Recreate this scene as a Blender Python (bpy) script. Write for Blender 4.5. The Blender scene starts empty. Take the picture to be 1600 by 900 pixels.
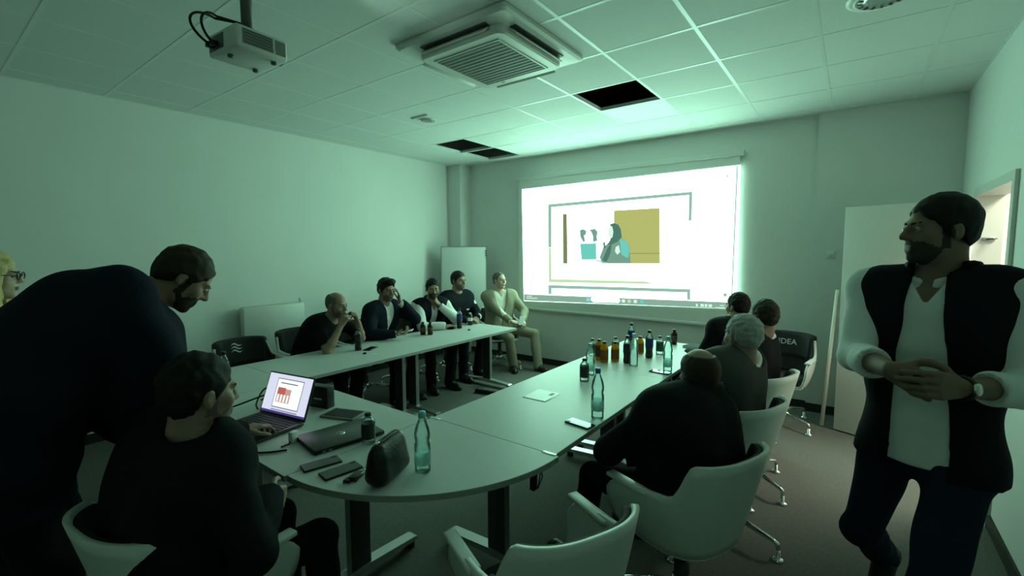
import bpy, bmesh, math, random
import numpy as np
from mathutils import Vector, Matrix, noise as mnoise

random.seed(7); np.random.seed(7)
S = bpy.context.scene
COL = S.collection
PI = math.pi

# ------------------------------------------------------------------ camera
CAM_H = 1.6754
F_PX, YAW, PITCH, ROLL = 715.1, 0.6398, 0.0837, -0.0032
def cam_axes():
    cy, sy, cp, sp = math.cos(YAW), math.sin(YAW), math.cos(PITCH), math.sin(PITCH)
    fwd = Vector((-sy*cp, cy*cp, -sp)); right = Vector((cy, sy, 0)); up = right.cross(fwd)
    cr, sr = math.cos(ROLL), math.sin(ROLL)
    return cr*right + sr*up, -sr*right + cr*up, fwd
C_R, C_U, C_F = cam_axes()
cam_d = bpy.data.cameras.new('camera'); cam = bpy.data.objects.new('camera', cam_d); COL.objects.link(cam)
cam.matrix_world = Matrix(((C_R.x, C_U.x, -C_F.x, 0), (C_R.y, C_U.y, -C_F.y, 0), (C_R.z, C_U.z, -C_F.z, CAM_H), (0, 0, 0, 1)))
cam_d.sensor_width = 36; cam_d.lens = F_PX/1600*36; cam_d.clip_start = 0.02; cam_d.clip_end = 60
S.camera = cam
def ray(x, y): return C_R*((x-800)/F_PX) - C_U*((y-450)/F_PX) + C_F
def at_z(x, y, z):
    d = ray(x, y); return d*((z-CAM_H)/d.z) + Vector((0, 0, CAM_H))
def at_y(x, y, Y):
    d = ray(x, y); return d*(Y/d.y) + Vector((0, 0, CAM_H))
def at_d(x, y, dep): return ray(x, y)*dep + Vector((0, 0, CAM_H))

# ------------------------------------------------------------------ world, exposure
w = bpy.data.worlds.new('world'); S.world = w; w.use_nodes = True
w.node_tree.nodes['Background'].inputs[0].default_value = (0.02, 0.03, 0.025, 1)
w.node_tree.nodes['Background'].inputs[1].default_value = 0.2
vs = S.view_settings
vs.view_transform = 'Standard'; vs.look = 'None'; vs.gamma = 1; vs.use_curve_mapping = False; vs.exposure = 0.0
SCREEN_L = 9.0                       # radiance of the projected white
TINT = (0.46, 1.0, 0.715)            # greenish cast of the projected light
LAPTOP_L = 0.9
CORRIDOR_W = 90.0

# ------------------------------------------------------------------ materials
M = {}
def mat(name, col, rough=0.5, metal=0.0, var=0.0, scale=8.0, bump=0.0, bscale=200.0, spec=0.5, trans=0.0, ior=1.45, coat=0.0, emit=None, estr=0.0, sheen=0.0):
    m = bpy.data.materials.new(name); m.use_nodes = True; nt = m.node_tree
    b = nt.nodes['Principled BSDF']
    b.inputs['Base Color'].default_value = (*col, 1); b.inputs['Roughness'].default_value = rough
    b.inputs['Metallic'].default_value = metal; b.inputs['Specular IOR Level'].default_value = spec
    b.inputs['Transmission Weight'].default_value = trans; b.inputs['IOR'].default_value = ior
    b.inputs['Coat Weight'].default_value = coat
    if sheen: b.inputs['Sheen Weight'].default_value = sheen
    if emit:
        b.inputs['Emission Color'].default_value = (*emit, 1); b.inputs['Emission Strength'].default_value = estr
    if var or bump:
        tc = nt.nodes.new('ShaderNodeTexCoord')
        if var:
            n = nt.nodes.new('ShaderNodeTexNoise'); n.inputs['Scale'].default_value = scale; n.inputs['Detail'].default_value = 4
            nt.links.new(tc.outputs['Object'], n.inputs['Vector'])
            r = nt.nodes.new('ShaderNodeValToRGB')
            r.color_ramp.elements[0].position = 0.3; r.color_ramp.elements[1].position = 0.7
            r.color_ramp.elements[0].color = (*[c*(1-var) for c in col], 1); r.color_ramp.elements[1].color = (*[min(1, c*(1+var)) for c in col], 1)
            nt.links.new(n.outputs['Fac'], r.inputs['Fac']); nt.links.new(r.outputs['Color'], b.inputs['Base Color'])
        if bump:
            n2 = nt.nodes.new('ShaderNodeTexNoise'); n2.inputs['Scale'].default_value = bscale; n2.inputs['Detail'].default_value = 3
            nt.links.new(tc.outputs['Object'], n2.inputs['Vector'])
            bp = nt.nodes.new('ShaderNodeBump'); bp.inputs['Strength'].default_value = bump; bp.inputs['Distance'].default_value = 0.005
            nt.links.new(n2.outputs['Fac'], bp.inputs['Height']); nt.links.new(bp.outputs['Normal'], b.inputs['Normal'])
    M[name] = m
    return m
def emat(name, col, strength):
    m = bpy.data.materials.new(name); m.use_nodes = True; nt = m.node_tree; nt.nodes.clear()
    e = nt.nodes.new('ShaderNodeEmission'); e.inputs[0].default_value = (*col, 1); e.inputs[1].default_value = strength
    o = nt.nodes.new('ShaderNodeOutputMaterial'); nt.links.new(e.outputs[0], o.inputs[0])
    M[name] = m
    return m

mat('wall', (0.75, 0.75, 0.73), 0.85, var=0.02, scale=1.5, bump=0.08, bscale=120)
mat('tile', (0.74, 0.75, 0.74), 0.8, var=0.02, scale=40, bump=0.1, bscale=300)
mat('tbar', (0.77, 0.78, 0.77), 0.35)
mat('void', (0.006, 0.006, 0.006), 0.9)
mat('carpet', (0.15, 0.147, 0.135), 0.95, var=0.12, scale=60, bump=0.5, bscale=600, spec=0.1)
mat('baseboard', (0.025, 0.026, 0.025), 0.6)
mat('tabletop', (0.53, 0.54, 0.53), 0.42, var=0.015, scale=30, spec=0.4)
mat('tableedge', (0.33, 0.34, 0.33), 0.5)
mat('legmetal', (0.30, 0.31, 0.31), 0.42, 0.6)
mat('legdark', (0.05, 0.052, 0.05), 0.5)
mat('silver', (0.55, 0.56, 0.56), 0.35, 0.8)
mat('chrome', (0.8, 0.8, 0.8), 0.12, 1.0)
mat('shell', (0.66, 0.68, 0.64), 0.4, var=0.01, scale=6)
mat('pad', (0.014, 0.014, 0.015), 0.8, bump=0.2, bscale=400)
mat('cover', (0.02, 0.02, 0.022), 0.85, bump=0.2, bscale=500)
mat('logo', (0.75, 0.76, 0.75), 0.6)
mat('blackplastic', (0.012, 0.012, 0.013), 0.4, var=0.1, scale=20)
mat('greyplastic', (0.10, 0.10, 0.10), 0.45)
mat('whiteplastic', (0.75, 0.75, 0.73), 0.4)
mat('acbody', (0.70, 0.70, 0.66), 0.4)
mat('acgrille', (0.22, 0.22, 0.205), 0.6)
mat('radiator', (0.68, 0.69, 0.66), 0.35)
mat('whiteboard', (0.80, 0.81, 0.80), 0.18)
mat('aluframe', (0.55, 0.56, 0.55), 0.35, 0.8)
mat('door', (0.72, 0.72, 0.69), 0.4, var=0.015, scale=5)
mat('doorframe', (0.66, 0.65, 0.62), 0.4)
mat('ledpanel', (0.80, 0.80, 0.79), 0.4)
mat('screenfabric', (0.80, 0.80, 0.78), 0.8)
mat('corridor', (0.8, 0.78, 0.72), 0.8)
mat('rubber', (0.01, 0.01, 0.01), 0.7)
mat('glassblack', (0.008, 0.009, 0.010), 0.06, spec=0.6)
mat('phoneback', (0.035, 0.045, 0.042), 0.35)
mat('laptopgrey', (0.028, 0.03, 0.03), 0.35)
mat('leather', (0.008, 0.008, 0.008), 0.38, bump=0.3, bscale=150)
mat('paper', (0.8, 0.8, 0.78), 0.8)
mat('water', (0.90, 0.98, 0.97), 0.03, trans=0.97, ior=1.03)
mat('cola', (0.012, 0.006, 0.004), 0.08)
mat('juiceyellow', (0.75, 0.42, 0.02), 0.12)
mat('juiceamber', (0.36, 0.13, 0.012), 0.12)
mat('clearplastic', (0.85, 0.9, 0.9), 0.06, trans=0.95, ior=1.05)
mat('capblack', (0.01, 0.01, 0.01), 0.4)
mat('capteal', (0.25, 0.62, 0.65), 0.4)
mat('capblue', (0.03, 0.20, 0.50), 0.4)
mat('labelblue', (0.012, 0.035, 0.16), 0.4)
mat('labeldark', (0.015, 0.02, 0.02), 0.4)
mat('labelbrown', (0.09, 0.035, 0.02), 0.4, var=0.4, scale=40)
mat('labelgreen', (0.03, 0.075, 0.05), 0.4, var=0.5, scale=50)
mat('labelwhite', (0.7, 0.72, 0.72), 0.4)
mat('labelteal', (0.42, 0.60, 0.58), 0.45, var=0.3, scale=40)
mat('wood_white', (0.78, 0.76, 0.68), 0.45)

def thin_mat(name, through, refl, diff_w=0.12, ior=1.4):
    # thin clear plastic: Fresnel gloss over see-through tint, with a little milky scatter
    m = bpy.data.materials.new(name); m.use_nodes = True; nt = m.node_tree; nt.nodes.clear(); N = nt.nodes.new
    tr = N('ShaderNodeBsdfTransparent'); tr.inputs[0].default_value = (*through, 1)
    gl = N('ShaderNodeBsdfGlossy'); gl.inputs[0].default_value = (0.9, 0.95, 0.95, 1); gl.inputs[1].default_value = 0.06
    df = N('ShaderNodeBsdfTranslucent'); df.inputs[0].default_value = (*refl, 1)
    fr = N('ShaderNodeFresnel'); fr.inputs[0].default_value = ior
    a = N('ShaderNodeMixShader'); a.inputs[0].default_value = diff_w; nt.links.new(tr.outputs[0], a.inputs[1]); nt.links.new(df.outputs[0], a.inputs[2])
    b = N('ShaderNodeMixShader'); nt.links.new(fr.outputs[0], b.inputs[0]); nt.links.new(a.outputs[0], b.inputs[1]); nt.links.new(gl.outputs[0], b.inputs[2])
    o = N('ShaderNodeOutputMaterial'); nt.links.new(b.outputs[0], o.inputs[0]); M[name] = m
def film_mat(name, col, back=0.5, rough=0.4):
    # printed film or juice that lets part of the light through
    m = bpy.data.materials.new(name); m.use_nodes = True; nt = m.node_tree; N = nt.nodes.new
    b = nt.nodes['Principled BSDF']; b.inputs['Roughness'].default_value = rough
    tc = N('ShaderNodeTexCoord'); nz = N('ShaderNodeTexNoise'); nz.inputs['Scale'].default_value = 45; nt.links.new(tc.outputs['Object'], nz.inputs['Vector'])
    r = N('ShaderNodeValToRGB'); r.color_ramp.elements[0].position = 0.35; r.color_ramp.elements[1].position = 0.65
    r.color_ramp.elements[0].color = (*[c*0.8 for c in col], 1); r.color_ramp.elements[1].color = (*col, 1)
    nt.links.new(nz.outputs['Fac'], r.inputs['Fac']); nt.links.new(r.outputs['Color'], b.inputs['Base Color'])
    t = N('ShaderNodeBsdfTranslucent'); nt.links.new(r.outputs['Color'], t.inputs[0])
    mx = N('ShaderNodeMixShader'); mx.inputs[0].default_value = back
    nt.links.new(b.outputs[0], mx.inputs[1]); nt.links.new(t.outputs[0], mx.inputs[2]); nt.links.new(mx.outputs[0], nt.nodes['Material Output'].inputs[0]); M[name] = m
thin_mat('water', (0.86, 0.95, 0.94), (0.7, 0.85, 0.85)); thin_mat('clearplastic', (0.88, 0.94, 0.94), (0.7, 0.8, 0.8))
film_mat('labelteal', (0.50, 0.72, 0.70), 0.6); film_mat('juiceyellow', (0.85, 0.48, 0.03), 0.6); film_mat('juiceamber', (0.40, 0.15, 0.015), 0.4)

# ------------------------------------------------------------------ mesh helpers
class MB:
    def __init__(s): s.v = []; s.f = []; s.m = []; s.sm = []
    def add(s, vs, fs, mi=0, smooth=False):
        o = len(s.v); s.v += [tuple(v) for v in vs]; s.f += [tuple(i+o for i in f) for f in fs]
        s.m += [mi]*len(fs); s.sm += [smooth]*len(fs); return s
    def box(s, x0, x1, y0, y1, z0, z1, mi=0):
        return s.add([(x0,y0,z0),(x1,y0,z0),(x1,y1,z0),(x0,y1,z0),(x0,y0,z1),(x1,y0,z1),(x1,y1,z1),(x0,y1,z1)],
                     [(3,2,1,0),(4,5,6,7),(0,1,5,4),(1,2,6,5),(2,3,7,6),(3,0,4,7)], mi)
    def rbox(s, x0, x1, y0, y1, z0, z1, b=0.006, mi=0, seg=2):
        bm = bmesh.new(); bmesh.ops.create_cube(bm, size=1)
        for v in bm.verts: v.co = Vector(((x0+x1)/2+v.co.x*(x1-x0), (y0+y1)/2+v.co.y*(y1-y0), (z0+z1)/2+v.co.z*(z1-z0)))
        bmesh.ops.bevel(bm, geom=bm.edges[:], offset=b, segments=seg, profile=0.5, affect='EDGES')
        bm.verts.index_update()
        s.add([v.co[:] for v in bm.verts], [[v.index for v in f.verts] for f in bm.faces], mi, True); bm.free(); return s
    def prism(s, poly, z0, z1, mi=0, smooth=False):
        n = len(poly)
        vs = [(x, y, z0) for x, y in poly] + [(x, y, z1) for x, y in poly]
        fs = [tuple(reversed(range(n))), tuple(range(n, 2*n))]
        s.add(vs, fs, mi)
        o = len(s.v)-2*n
        for i in range(n):
            j = (i+1) % n; s.f.append((o+i, o+j, o+n+j, o+n+i)); s.m.append(mi); s.sm.append(smooth)
        return s
    def tube(s, pts, r, n=10, mi=0, cap=True):
        pts = [Vector(p) for p in pts]; k = len(pts)
        rs = r if isinstance(r, (list, tuple)) else [r]*k
        vs = []; fs = []; prev = None
        for i, p in enumerate(pts):
            t = (pts[min(i+1, k-1)] - pts[max(i-1, 0)]).normalized()
            if prev is None:
                a = t.cross(Vector((0, 0, 1)))
                if a.length < 1e-3: a = t.cross(Vector((1, 0, 0)))
                a.normalize()
            else:
                a = (prev - t*prev.dot(t)).normalized()
            prev = a; b = t.cross(a)
            for q in range(n):
                c = 2*PI*q/n; vs.append(p + (a*math.cos(c)+b*math.sin(c))*rs[i])
        for i in range(k-1):
            for q in range(n):
                q2 = (q+1) % n; fs.append((i*n+q, i*n+q2, (i+1)*n+q2, (i+1)*n+q))
        if cap: fs.append(tuple(reversed(range(n)))); fs.append(tuple((k-1)*n+q for q in range(n)))
        return s.add(vs, fs, mi, True)
    def lathe(s, prof, n=20, mi=0, c=(0, 0), caps=True):
        vs = []; fs = []; k = len(prof)
        for r, z in prof:
            for q in range(n):
                a = 2*PI*q/n; vs.append((c[0]+r*math.cos(a), c[1]+r*math.sin(a), z))
        for i in range(k-1):
            for q in range(n):
                q2 = (q+1) % n; fs.append((i*n+q, i*n+q2, (i+1)*n+q2, (i+1)*n+q))
        if caps: fs.append(tuple(reversed(range(n)))); fs.append(tuple((k-1)*n+q for q in range(n)))
        return s.add(vs, fs, mi, True)
    def quad(s, a, b, c, d, mi=0): return s.add([a, b, c, d], [(0, 1, 2, 3)], mi)
    def xf(s, mtx):
        s.v = [tuple(mtx @ Vector(v)) for v in s.v]; return s
    def mesh(s, name, mats):
        me = bpy.data.meshes.new(name); me.from_pydata(s.v, [], s.f)
        for m in (mats if isinstance(mats, (list, tuple)) else [mats]): me.materials.append(M[m] if isinstance(m, str) else m)
        me.polygons.foreach_set('material_index', s.m); me.polygons.foreach_set('use_smooth', s.sm)
        me.update(); return me
def link(name, me, parent=None, loc=None, rotz=None):
    o = bpy.data.objects.new(name, me); COL.objects.link(o)
    if parent is not None: o.parent = parent
    if loc is not None: o.location = loc
    if rotz is not None: o.rotation_euler = (0, 0, rotz)
    return o
def obj(name, mb, mats, parent=None, loc=None, rotz=None):
    o = link(name, mb.mesh(name, mats), parent, loc, rotz)
    return o
def tag(o, label, cat, group=None):
    o['label'] = label; o['category'] = cat
    if group: o['group'] = group
    return o
def thing(name, label, cat, loc=(0, 0, 0), rotz=0, group=None):
    o = link(name, None, None, loc, rotz); return tag(o, label, cat, group)
def struct(name, mb, mats, parent=None, label=None):
    o = obj(name, mb, mats, parent)
    if parent is None:
        o['kind'] = 'structure'
        if label: o['label'] = label
    return o
def dup(root, loc, rotz, label, group=None):
    r = root.copy(); COL.objects.link(r); r.location = loc; r.rotation_euler = (0, 0, rotz); r['label'] = label
    if group: r['group'] = group
    for ch in list(root.children):
        c = ch.copy(); COL.objects.link(c); c.parent = r
        for g in ch.children:
            d = g.copy(); COL.objects.link(d); d.parent = c
    return r
def face_rot(dx, dy): return math.atan2(-dx, dy)        # local +Y -> (dx, dy)
def text_mb(txt, size, depth=0.0006):
    cu = bpy.data.curves.new('lettering', 'FONT'); cu.body = txt; cu.size = size; cu.extrude = depth; cu.align_x = 'CENTER'; cu.align_y = 'CENTER'
    cu.resolution_u = 3
    o = bpy.data.objects.new('lettering', cu); COL.objects.link(o)
    dg = bpy.context.evaluated_depsgraph_get(); me = bpy.data.meshes.new_from_object(o.evaluated_get(dg))
    mb = MB().add([v.co[:] for v in me.vertices], [tuple(p.vertices) for p in me.polygons])
    bpy.data.objects.remove(o); bpy.data.curves.remove(cu); bpy.data.meshes.remove(me)
    return mb
# ------------------------------------------------------------------ the room
XL, XR, YB, YF, ZC = -5.265, 0.731, 5.601, -2.43, 3.007
T = 0.12
DY0, DY1, DH = 3.86, 4.84, 2.06      # doorway in the right wall
struct('floor', MB().box(XL-T, XR+2.6, YF-T, YB+T, -0.1, 0), 'carpet', label='grey carpet floor of the meeting room')
struct('wall_left', MB().box(XL-T, XL, YF, YB, 0, 3.6), 'wall', label='long plain wall on the left')
struct('wall_back', MB().box(XL-T, XR+T, YB, YB+T, 0, 3.6), 'wall', label='end wall carrying the projection screen')
struct('wall_front', MB().box(XL-T, XR+T, YF-T, YF, 0, 3.6), 'wall', label='wall behind the viewer')
wr = MB().box(XR, XR+T, YF, DY0-0.06, 0, 3.6).box(XR, XR+T, DY1+0.06, YB, 0, 3.6).box(XR, XR+T, DY0-0.06, DY1+0.06, DH+0.06, 3.6)
struct('wall_right', wr, 'wall', label='wall on the right with the doorway')
struct('wall_pilaster', MB().box(XL, -5.0, 5.36, YB, 0, ZC), 'wall', label='square pilaster in the far left corner')
struct('wall_pier', MB().box(-0.33, XR, YB-0.06, YB, 0, ZC), 'wall', label='shallow wall pier in the far right corner')
struct('baseboard_back', MB().box(-5.0, -0.33, YB-0.014, YB, 0, 0.085), 'baseboard')
struct('baseboard_left', MB().box(XL, XL+0.014, YF, 5.36, 0, 0.085), 'baseboard')
struct('baseboard_pier', MB().box(-0.344, XR, YB-0.074, YB-0.06, 0, 0.085), 'baseboard')
struct('baseboard_right', MB().box(XR-0.014, XR, YF, DY0-0.07, 0, 0.085).box(XR-0.014, XR, DY1+0.07, YB-0.06, 0, 0.085), 'baseboard')
# door frame, leaf
fr = MB().box(XR-0.02, XR+T+0.02, DY0-0.06, DY0, 0, DH+0.06).box(XR-0.02, XR+T+0.02, DY1, DY1+0.06, 0, DH+0.06).box(XR-0.02, XR+T+0.02, DY0, DY1, DH, DH+0.06)
struct('door_frame', fr, 'doorframe', label='pale frame around the bright doorway')
lf = link('door_1', None, None, (XR-0.022, DY1-0.01, 0), face_rot(-0.055-(XR-0.02), 5.10-DY1)); lf['kind'] = 'structure'; lf['label'] = 'white door leaf swung open into the room'
obj('leaf', MB().rbox(-0.02, 0.02, 0.0, 0.82, 0.012, 2.04, 0.003), 'door', lf)
hd = MB()
for sx in (-1, 1):
    hd.rbox(sx*0.02-0.005, sx*0.02+0.005, 0.735, 0.775, 0.98, 1.16, 0.003).tube([(sx*0.02, 0.755, 1.08), (sx*0.065, 0.755, 1.08), (sx*0.07, 0.74, 1.08), (sx*0.07, 0.63, 1.08)], 0.009, 8)
obj('handle', hd, 'legdark', lf)
obj('strike_plate', MB().box(-0.012, 0.012, 0.8195, 0.8225, 0.95, 1.2), 'legdark', lf)
# corridor beyond the doorway
struct('wall_corridor', MB().box(2.35, 2.45, 2.4, 6.6, 0, 2.8).box(XR+T, 2.45, 2.3, 2.4, 0, 2.8).box(XR+T, 2.45, 6.6, 6.7, 0, 2.8).box(XR+T, XR+T+0.01, YB, 6.6, 0, 2.8), 'corridor', label='bright corridor wall seen through the doorway')
struct('ceiling_corridor', MB().box(XR+T, 2.45, 2.3, 6.7, 2.8, 2.9), 'corridor')
lamp = thing('corridor_lamp', 'bright ceiling lamp in the corridor beyond the doorway', 'lamp', (1.6, 4.6, 2.795))
obj('housing', MB().rbox(-0.3, 0.3, -0.6, 0.6, -0.04, 0, 0.008), 'whiteplastic', lamp)
ld = bpy.data.lights.new('corridor_light', 'AREA'); ld.shape = 'RECTANGLE'; ld.size = 0.55; ld.size_y = 1.15; ld.energy = CORRIDOR_W; ld.color = (0.92, 1.0, 0.80)
lo = bpy.data.objects.new('tube_light', ld); COL.objects.link(lo); lo.parent = lamp; lo.location = (0, 0, -0.05)
# closer on the far side of corridor, hinge bracket seen beside the man's ear
br = thing('door_closer', 'small metal door closer arm at the bright doorway', 'door closer', (XR+0.05, DY1-0.001, 1.74))
obj('arm', MB().tube([(0.0, -0.006, 0.0), (0.05, -0.05, 0.004), (0.02, -0.12, 0.0)], 0.006, 8), 'legdark', br)
obj('bracket', MB().rbox(-0.02, 0.05, -0.014, 0, -0.012, 0.014, 0.003), 'legmetal', br)
# ceiling: dark plenum slab, grid bars and tiles
GX0, GY0, G = -2.031, 2.373, 0.6
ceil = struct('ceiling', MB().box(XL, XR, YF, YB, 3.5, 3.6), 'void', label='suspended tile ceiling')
xs = [XL] + [GX0+G*i for i in range(-5, 5)] + [XR]
ys = [GY0+G*j for j in range(-5, 6)] + [YB]
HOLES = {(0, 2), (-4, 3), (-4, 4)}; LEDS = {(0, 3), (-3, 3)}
full = MB().box(-G/2+0.004, G/2-0.004, -G/2+0.004, G/2-0.004, 0.0, 0.018).mesh('tile', 'tile')
AC = (-2.47, -1.56, 2.04, 2.94)
for a in range(len(xs)-1):
    for b in range(len(ys)-1):
        i, j = a-6, b-5
        if (i, j) in HOLES or (i, j) in LEDS: continue
        cx, cy, wx, wy = (xs[a]+xs[a+1])/2, (ys[b]+ys[b+1])/2, xs[a+1]-xs[a], ys[b+1]-ys[b]
        if abs(wx-G) < 1e-3 and abs(wy-G) < 1e-3: link('tile', full, ceil, (cx, cy, ZC))
        else: obj('tile', MB().box(-wx/2+0.004, wx/2-0.004, -wy/2+0.004, wy/2-0.004, 0, 0.018), 'tile', ceil, (cx, cy, ZC))
obj('ceiling_panel', MB().box(XL, XR, YF, ys[0], ZC, ZC+0.018), 'tile', ceil)
for x in xs[1:-1]: obj('grid_bar', MB().box(x-0.012, x+0.012, ys[0], YB, ZC-0.0012, ZC+0.03), 'tbar', ceil)
for y in ys[:-1]: obj('grid_bar', MB().box(XL, XR, y-0.012, y+0.012, ZC-0.0014, ZC+0.0302), 'tbar', ceil)
tn = MB().box(XL, XR, YB-0.012, YB, ZC-0.004, ZC).box(XL, XL+0.012, YF, YB, ZC-0.004, ZC).box(XR-0.012, XR, YF, YB, ZC-0.004, ZC)
obj('edge_trim', tn, 'tbar', ceil)
for (i, j), lab in (((0, 3), 'bright square ceiling panel next to the single large black opening'), ((-3, 3), 'bright square ceiling panel beside the paired black openings')):
    t = thing('ceiling_light_panel', lab, 'light panel', (GX0+G*(i+.5), GY0+G*(j+.5), ZC-0.002))
    obj('diffuser', MB().box(-0.275, 0.275, -0.275, 0.275, 0.002, 0.012), 'ledpanel', t)
    obj('frame', MB().box(-0.288, 0.288, -0.288, -0.275, 0, 0.014).box(-0.288, 0.288, 0.275, 0.288, 0, 0.014).box(-0.288, -0.275, -0.275, 0.275, 0, 0.014).box(0.275, 0.288, -0.275, 0.275, 0, 0.014), 'tbar', t)
# ceiling cassette air conditioner
ac = thing('ceiling_air_conditioner', 'white square cassette air conditioner with grey grille in the ceiling', 'air conditioner', ((AC[0]+AC[1])/2, (AC[2]+AC[3])/2, ZC-0.004))
R0 = (AC[1]-AC[0])/2
def frame_ring(r0, r1, z0, z1, mb, mi=0, c=0.0):
    mb.box(-r0, r0, -r0, -r1, z0, z1, mi).box(-r0, r0, r1, r0, z0, z1, mi).box(-r0, -r1, -r1, r1, z0, z1, mi).box(r1, r0, -r1, r1, z0, z1, mi); return mb
def sq_loft(levels, n=6, mi=0):
    vs = []; fs = []; k = 0
    for r, c, z in levels:
        ring = []
        for q, (sx, sy) in enumerate(((1, 1), (-1, 1), (-1, -1), (1, -1))):
            for s in range(n):
                a = q*PI/2 + s*PI/2/(n-1); ring.append((sx*(r-c)+c*math.cos(a), sy*(r-c)+c*math.sin(a), z))
        vs += ring; k = len(ring)
    L = len(levels)
    for i in range(L-1):
        for q in range(k):
            q2 = (q+1) % k; fs.append((i*k+q, i*k+q2, (i+1)*k+q2, (i+1)*k+q))
    fs.append(tuple((L-1)*k+q for q in range(k))); fs.append(tuple(reversed(range(k))))
    return MB().add(vs, fs, mi)
obj('plate', sq_loft([(R0, 0.03, 0), (R0, 0.03, -0.022), (R0-0.02, 0.03, -0.032), (0.37, 0.05, -0.036)]), 'acbody', ac)
obj('drop_panel', sq_loft([(0.345, 0.05, -0.03), (0.345, 0.05, -0.075), (0.335, 0.05, -0.085), (0.29, 0.02, -0.085)]), 'acbody', ac)
gr = obj('grille', sq_loft([(0.262, 0.008, -0.08), (0.262, 0.008, -0.088)]), 'acgrille', ac)
obj('grille_rim', frame_ring(0.272, 0.262, -0.091, -0.082, MB()), 'acbody', ac)
for k in range(13):
    y = -0.24+0.04*k; obj('grille_slat', MB().box(-0.258, 0.258, y-0.011, y+0.011, -0.0905, -0.0885), 'acgrille', ac)
for q in range(4):
    mt = Matrix.Rotation(q*PI/2, 4, 'Z')
    obj('air_slot', MB().box(-0.27, 0.27, 0.352, 0.395, -0.042, -0.034).xf(mt), 'legdark', ac)
    v = MB().rbox(-0.262, 0.262, -0.024, 0.024, -0.004, 0.004, 0.003).xf(Matrix.Translation((0, 0.374, -0.062)) @ Matrix.Rotation(-0.75, 4, 'X'))
    obj('louver', v.xf(mt), 'acbody', ac)
obj('indicator', MB().box(-0.15, -0.12, 0.295, 0.302, -0.0865, -0.085), 'legdark', ac)
# round ceiling outlets
for (x, y, r, lab) in ((-3.55, 3.33, 0.085, 'small square-rimmed recessed downlight beyond the air conditioner'), (0.06, 3.2, 0.12, 'round slotted ceiling diffuser at the top right')):
    t = thing('recessed_downlight' if r < 0.1 else 'air_diffuser', lab, 'downlight' if r < 0.1 else 'air diffuser', (x, y, ZC))
    if r < 0.1: obj('plate', sq_loft([(0.115, 0.01, 0), (0.115, 0.01, -0.012), (0.108, 0.01, -0.015)]), 'whiteplastic', t)
    else: obj('plate', MB().lathe([(0.16, 0), (0.16, -0.008), (0.14, -0.014)], 32), 'whiteplastic', t)
    obj('rim', MB().lathe([(r, -0.01), (r+0.006, -0.02), (r-0.006, -0.02), (r-0.012, -0.012)], 32), 'whiteplastic', t)
    obj('reflector', MB().lathe([(r-0.012, -0.0165), (r*0.5, -0.019), (r*0.2, -0.02)], 32), 'legmetal' if r < 0.1 else 'aluframe', t)
    for q in range(16 if r > 0.1 else 0):
        a = 2*PI*q/16; obj('slot', MB().box(r*0.72, r*0.9, -0.006, 0.006, -0.024, -0.0205).xf(Matrix.Rotation(a, 4, 'Z')), 'legdark', t)
# projector on its pole
PJ = Vector((-2.20, 1.0, 2.56))
pj = thing('projector', 'pale projector hanging from a ceiling pole with looped black cables', 'projector', PJ, 0.06); pj.scale = (0.86, 0.86, 0.86)
obj('body', MB().rbox(-0.14, 0.14, -0.13, 0.13, -0.05, 0.06, 0.014), 'acbody', pj)
obj('vent', MB().box(0.1395, 0.1425, -0.10, 0.05, -0.028, 0.042), 'acgrille', pj)
for k in range(5): obj('vent_slat', MB().box(0.142, 0.144, -0.095, 0.045, -0.022+k*0.014, -0.016+k*0.014), 'greyplastic', pj)
obj('side_panel', MB().box(0.1395, 0.142, 0.062, 0.115, -0.028, 0.042), 'acgrille', pj)
obj('status_light', MB().lathe([(0.006, 0), (0.006, 0.004)], 10).xf(Matrix.Translation((0.141, 0.056, -0.02)) @ Matrix.Rotation(PI/2, 4, 'Y')), 'whiteplastic', pj)
obj('lens', MB().lathe([(0.045, 0), (0.045, 0.02), (0.034, 0.022), (0.03, 0.012)], 24).xf(Matrix.Translation((0.04, 0.128, 0.005)) @ Matrix.Rotation(-PI/2, 4, 'X')), 'glassblack', pj)
for (x, y) in ((0.09, 0.08), (-0.09, 0.08), (0.0, -0.09)): obj('foot', MB().lathe([(0.014, -0.05), (0.014, -0.062), (0.009, -0.065)], 12, c=(x, y)), 'greyplastic', pj)
obj('port_panel', MB().box(-0.12, 0.02, -0.1325, -0.1295, -0.03, 0.04), 'greyplastic', pj)
obj('mount_plate', MB().rbox(-0.085, 0.085, -0.085, 0.085, 0.06, 0.078, 0.004), 'legdark', pj)
obj('pole', MB().tube([(0, 0, 0.075), (0, 0, (ZC-PJ.z)/0.86)], 0.028, 16), 'greyplastic', pj)
obj('ceiling_flange', MB().lathe([(0.07, (ZC-PJ.z)/0.86-0.001), (0.07, (ZC-PJ.z)/0.86-0.012), (0.03, (ZC-PJ.z)/0.86-0.02)], 20), 'acbody', pj)
for k, (dx, lp) in enumerate(((-0.08, 0.13), (-0.04, 0.09))):
    pts = []
    for q in range(15):
        a = -PI/2 + q/14*PI*1.05; pts.append((dx-0.01*k+0.05*math.sin(q/14*PI), -0.135-lp*math.cos(a)*0.9, 0.055+0.06*math.sin(a)*1.0+0.02*q/14))
    pts.append((-0.02, -0.03, 0.13)); pts.append((0, 0.0, 0.12))
    obj('cable', MB().tube(pts, 0.006, 8), 'rubber', pj)
    obj('plug', MB().rbox(dx-0.012, dx+0.012, -0.165, -0.13, -0.018, 0.008, 0.003), 'blackplastic', pj)
pl_ = bpy.data.lights.new('lens_leak', 'SPOT'); pl_.energy = 5.0; pl_.color = (0.6, 1.0, 0.8); pl_.spot_size = 0.75; pl_.spot_blend = 1.0; pl_.shadow_soft_size = 0.03
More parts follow.
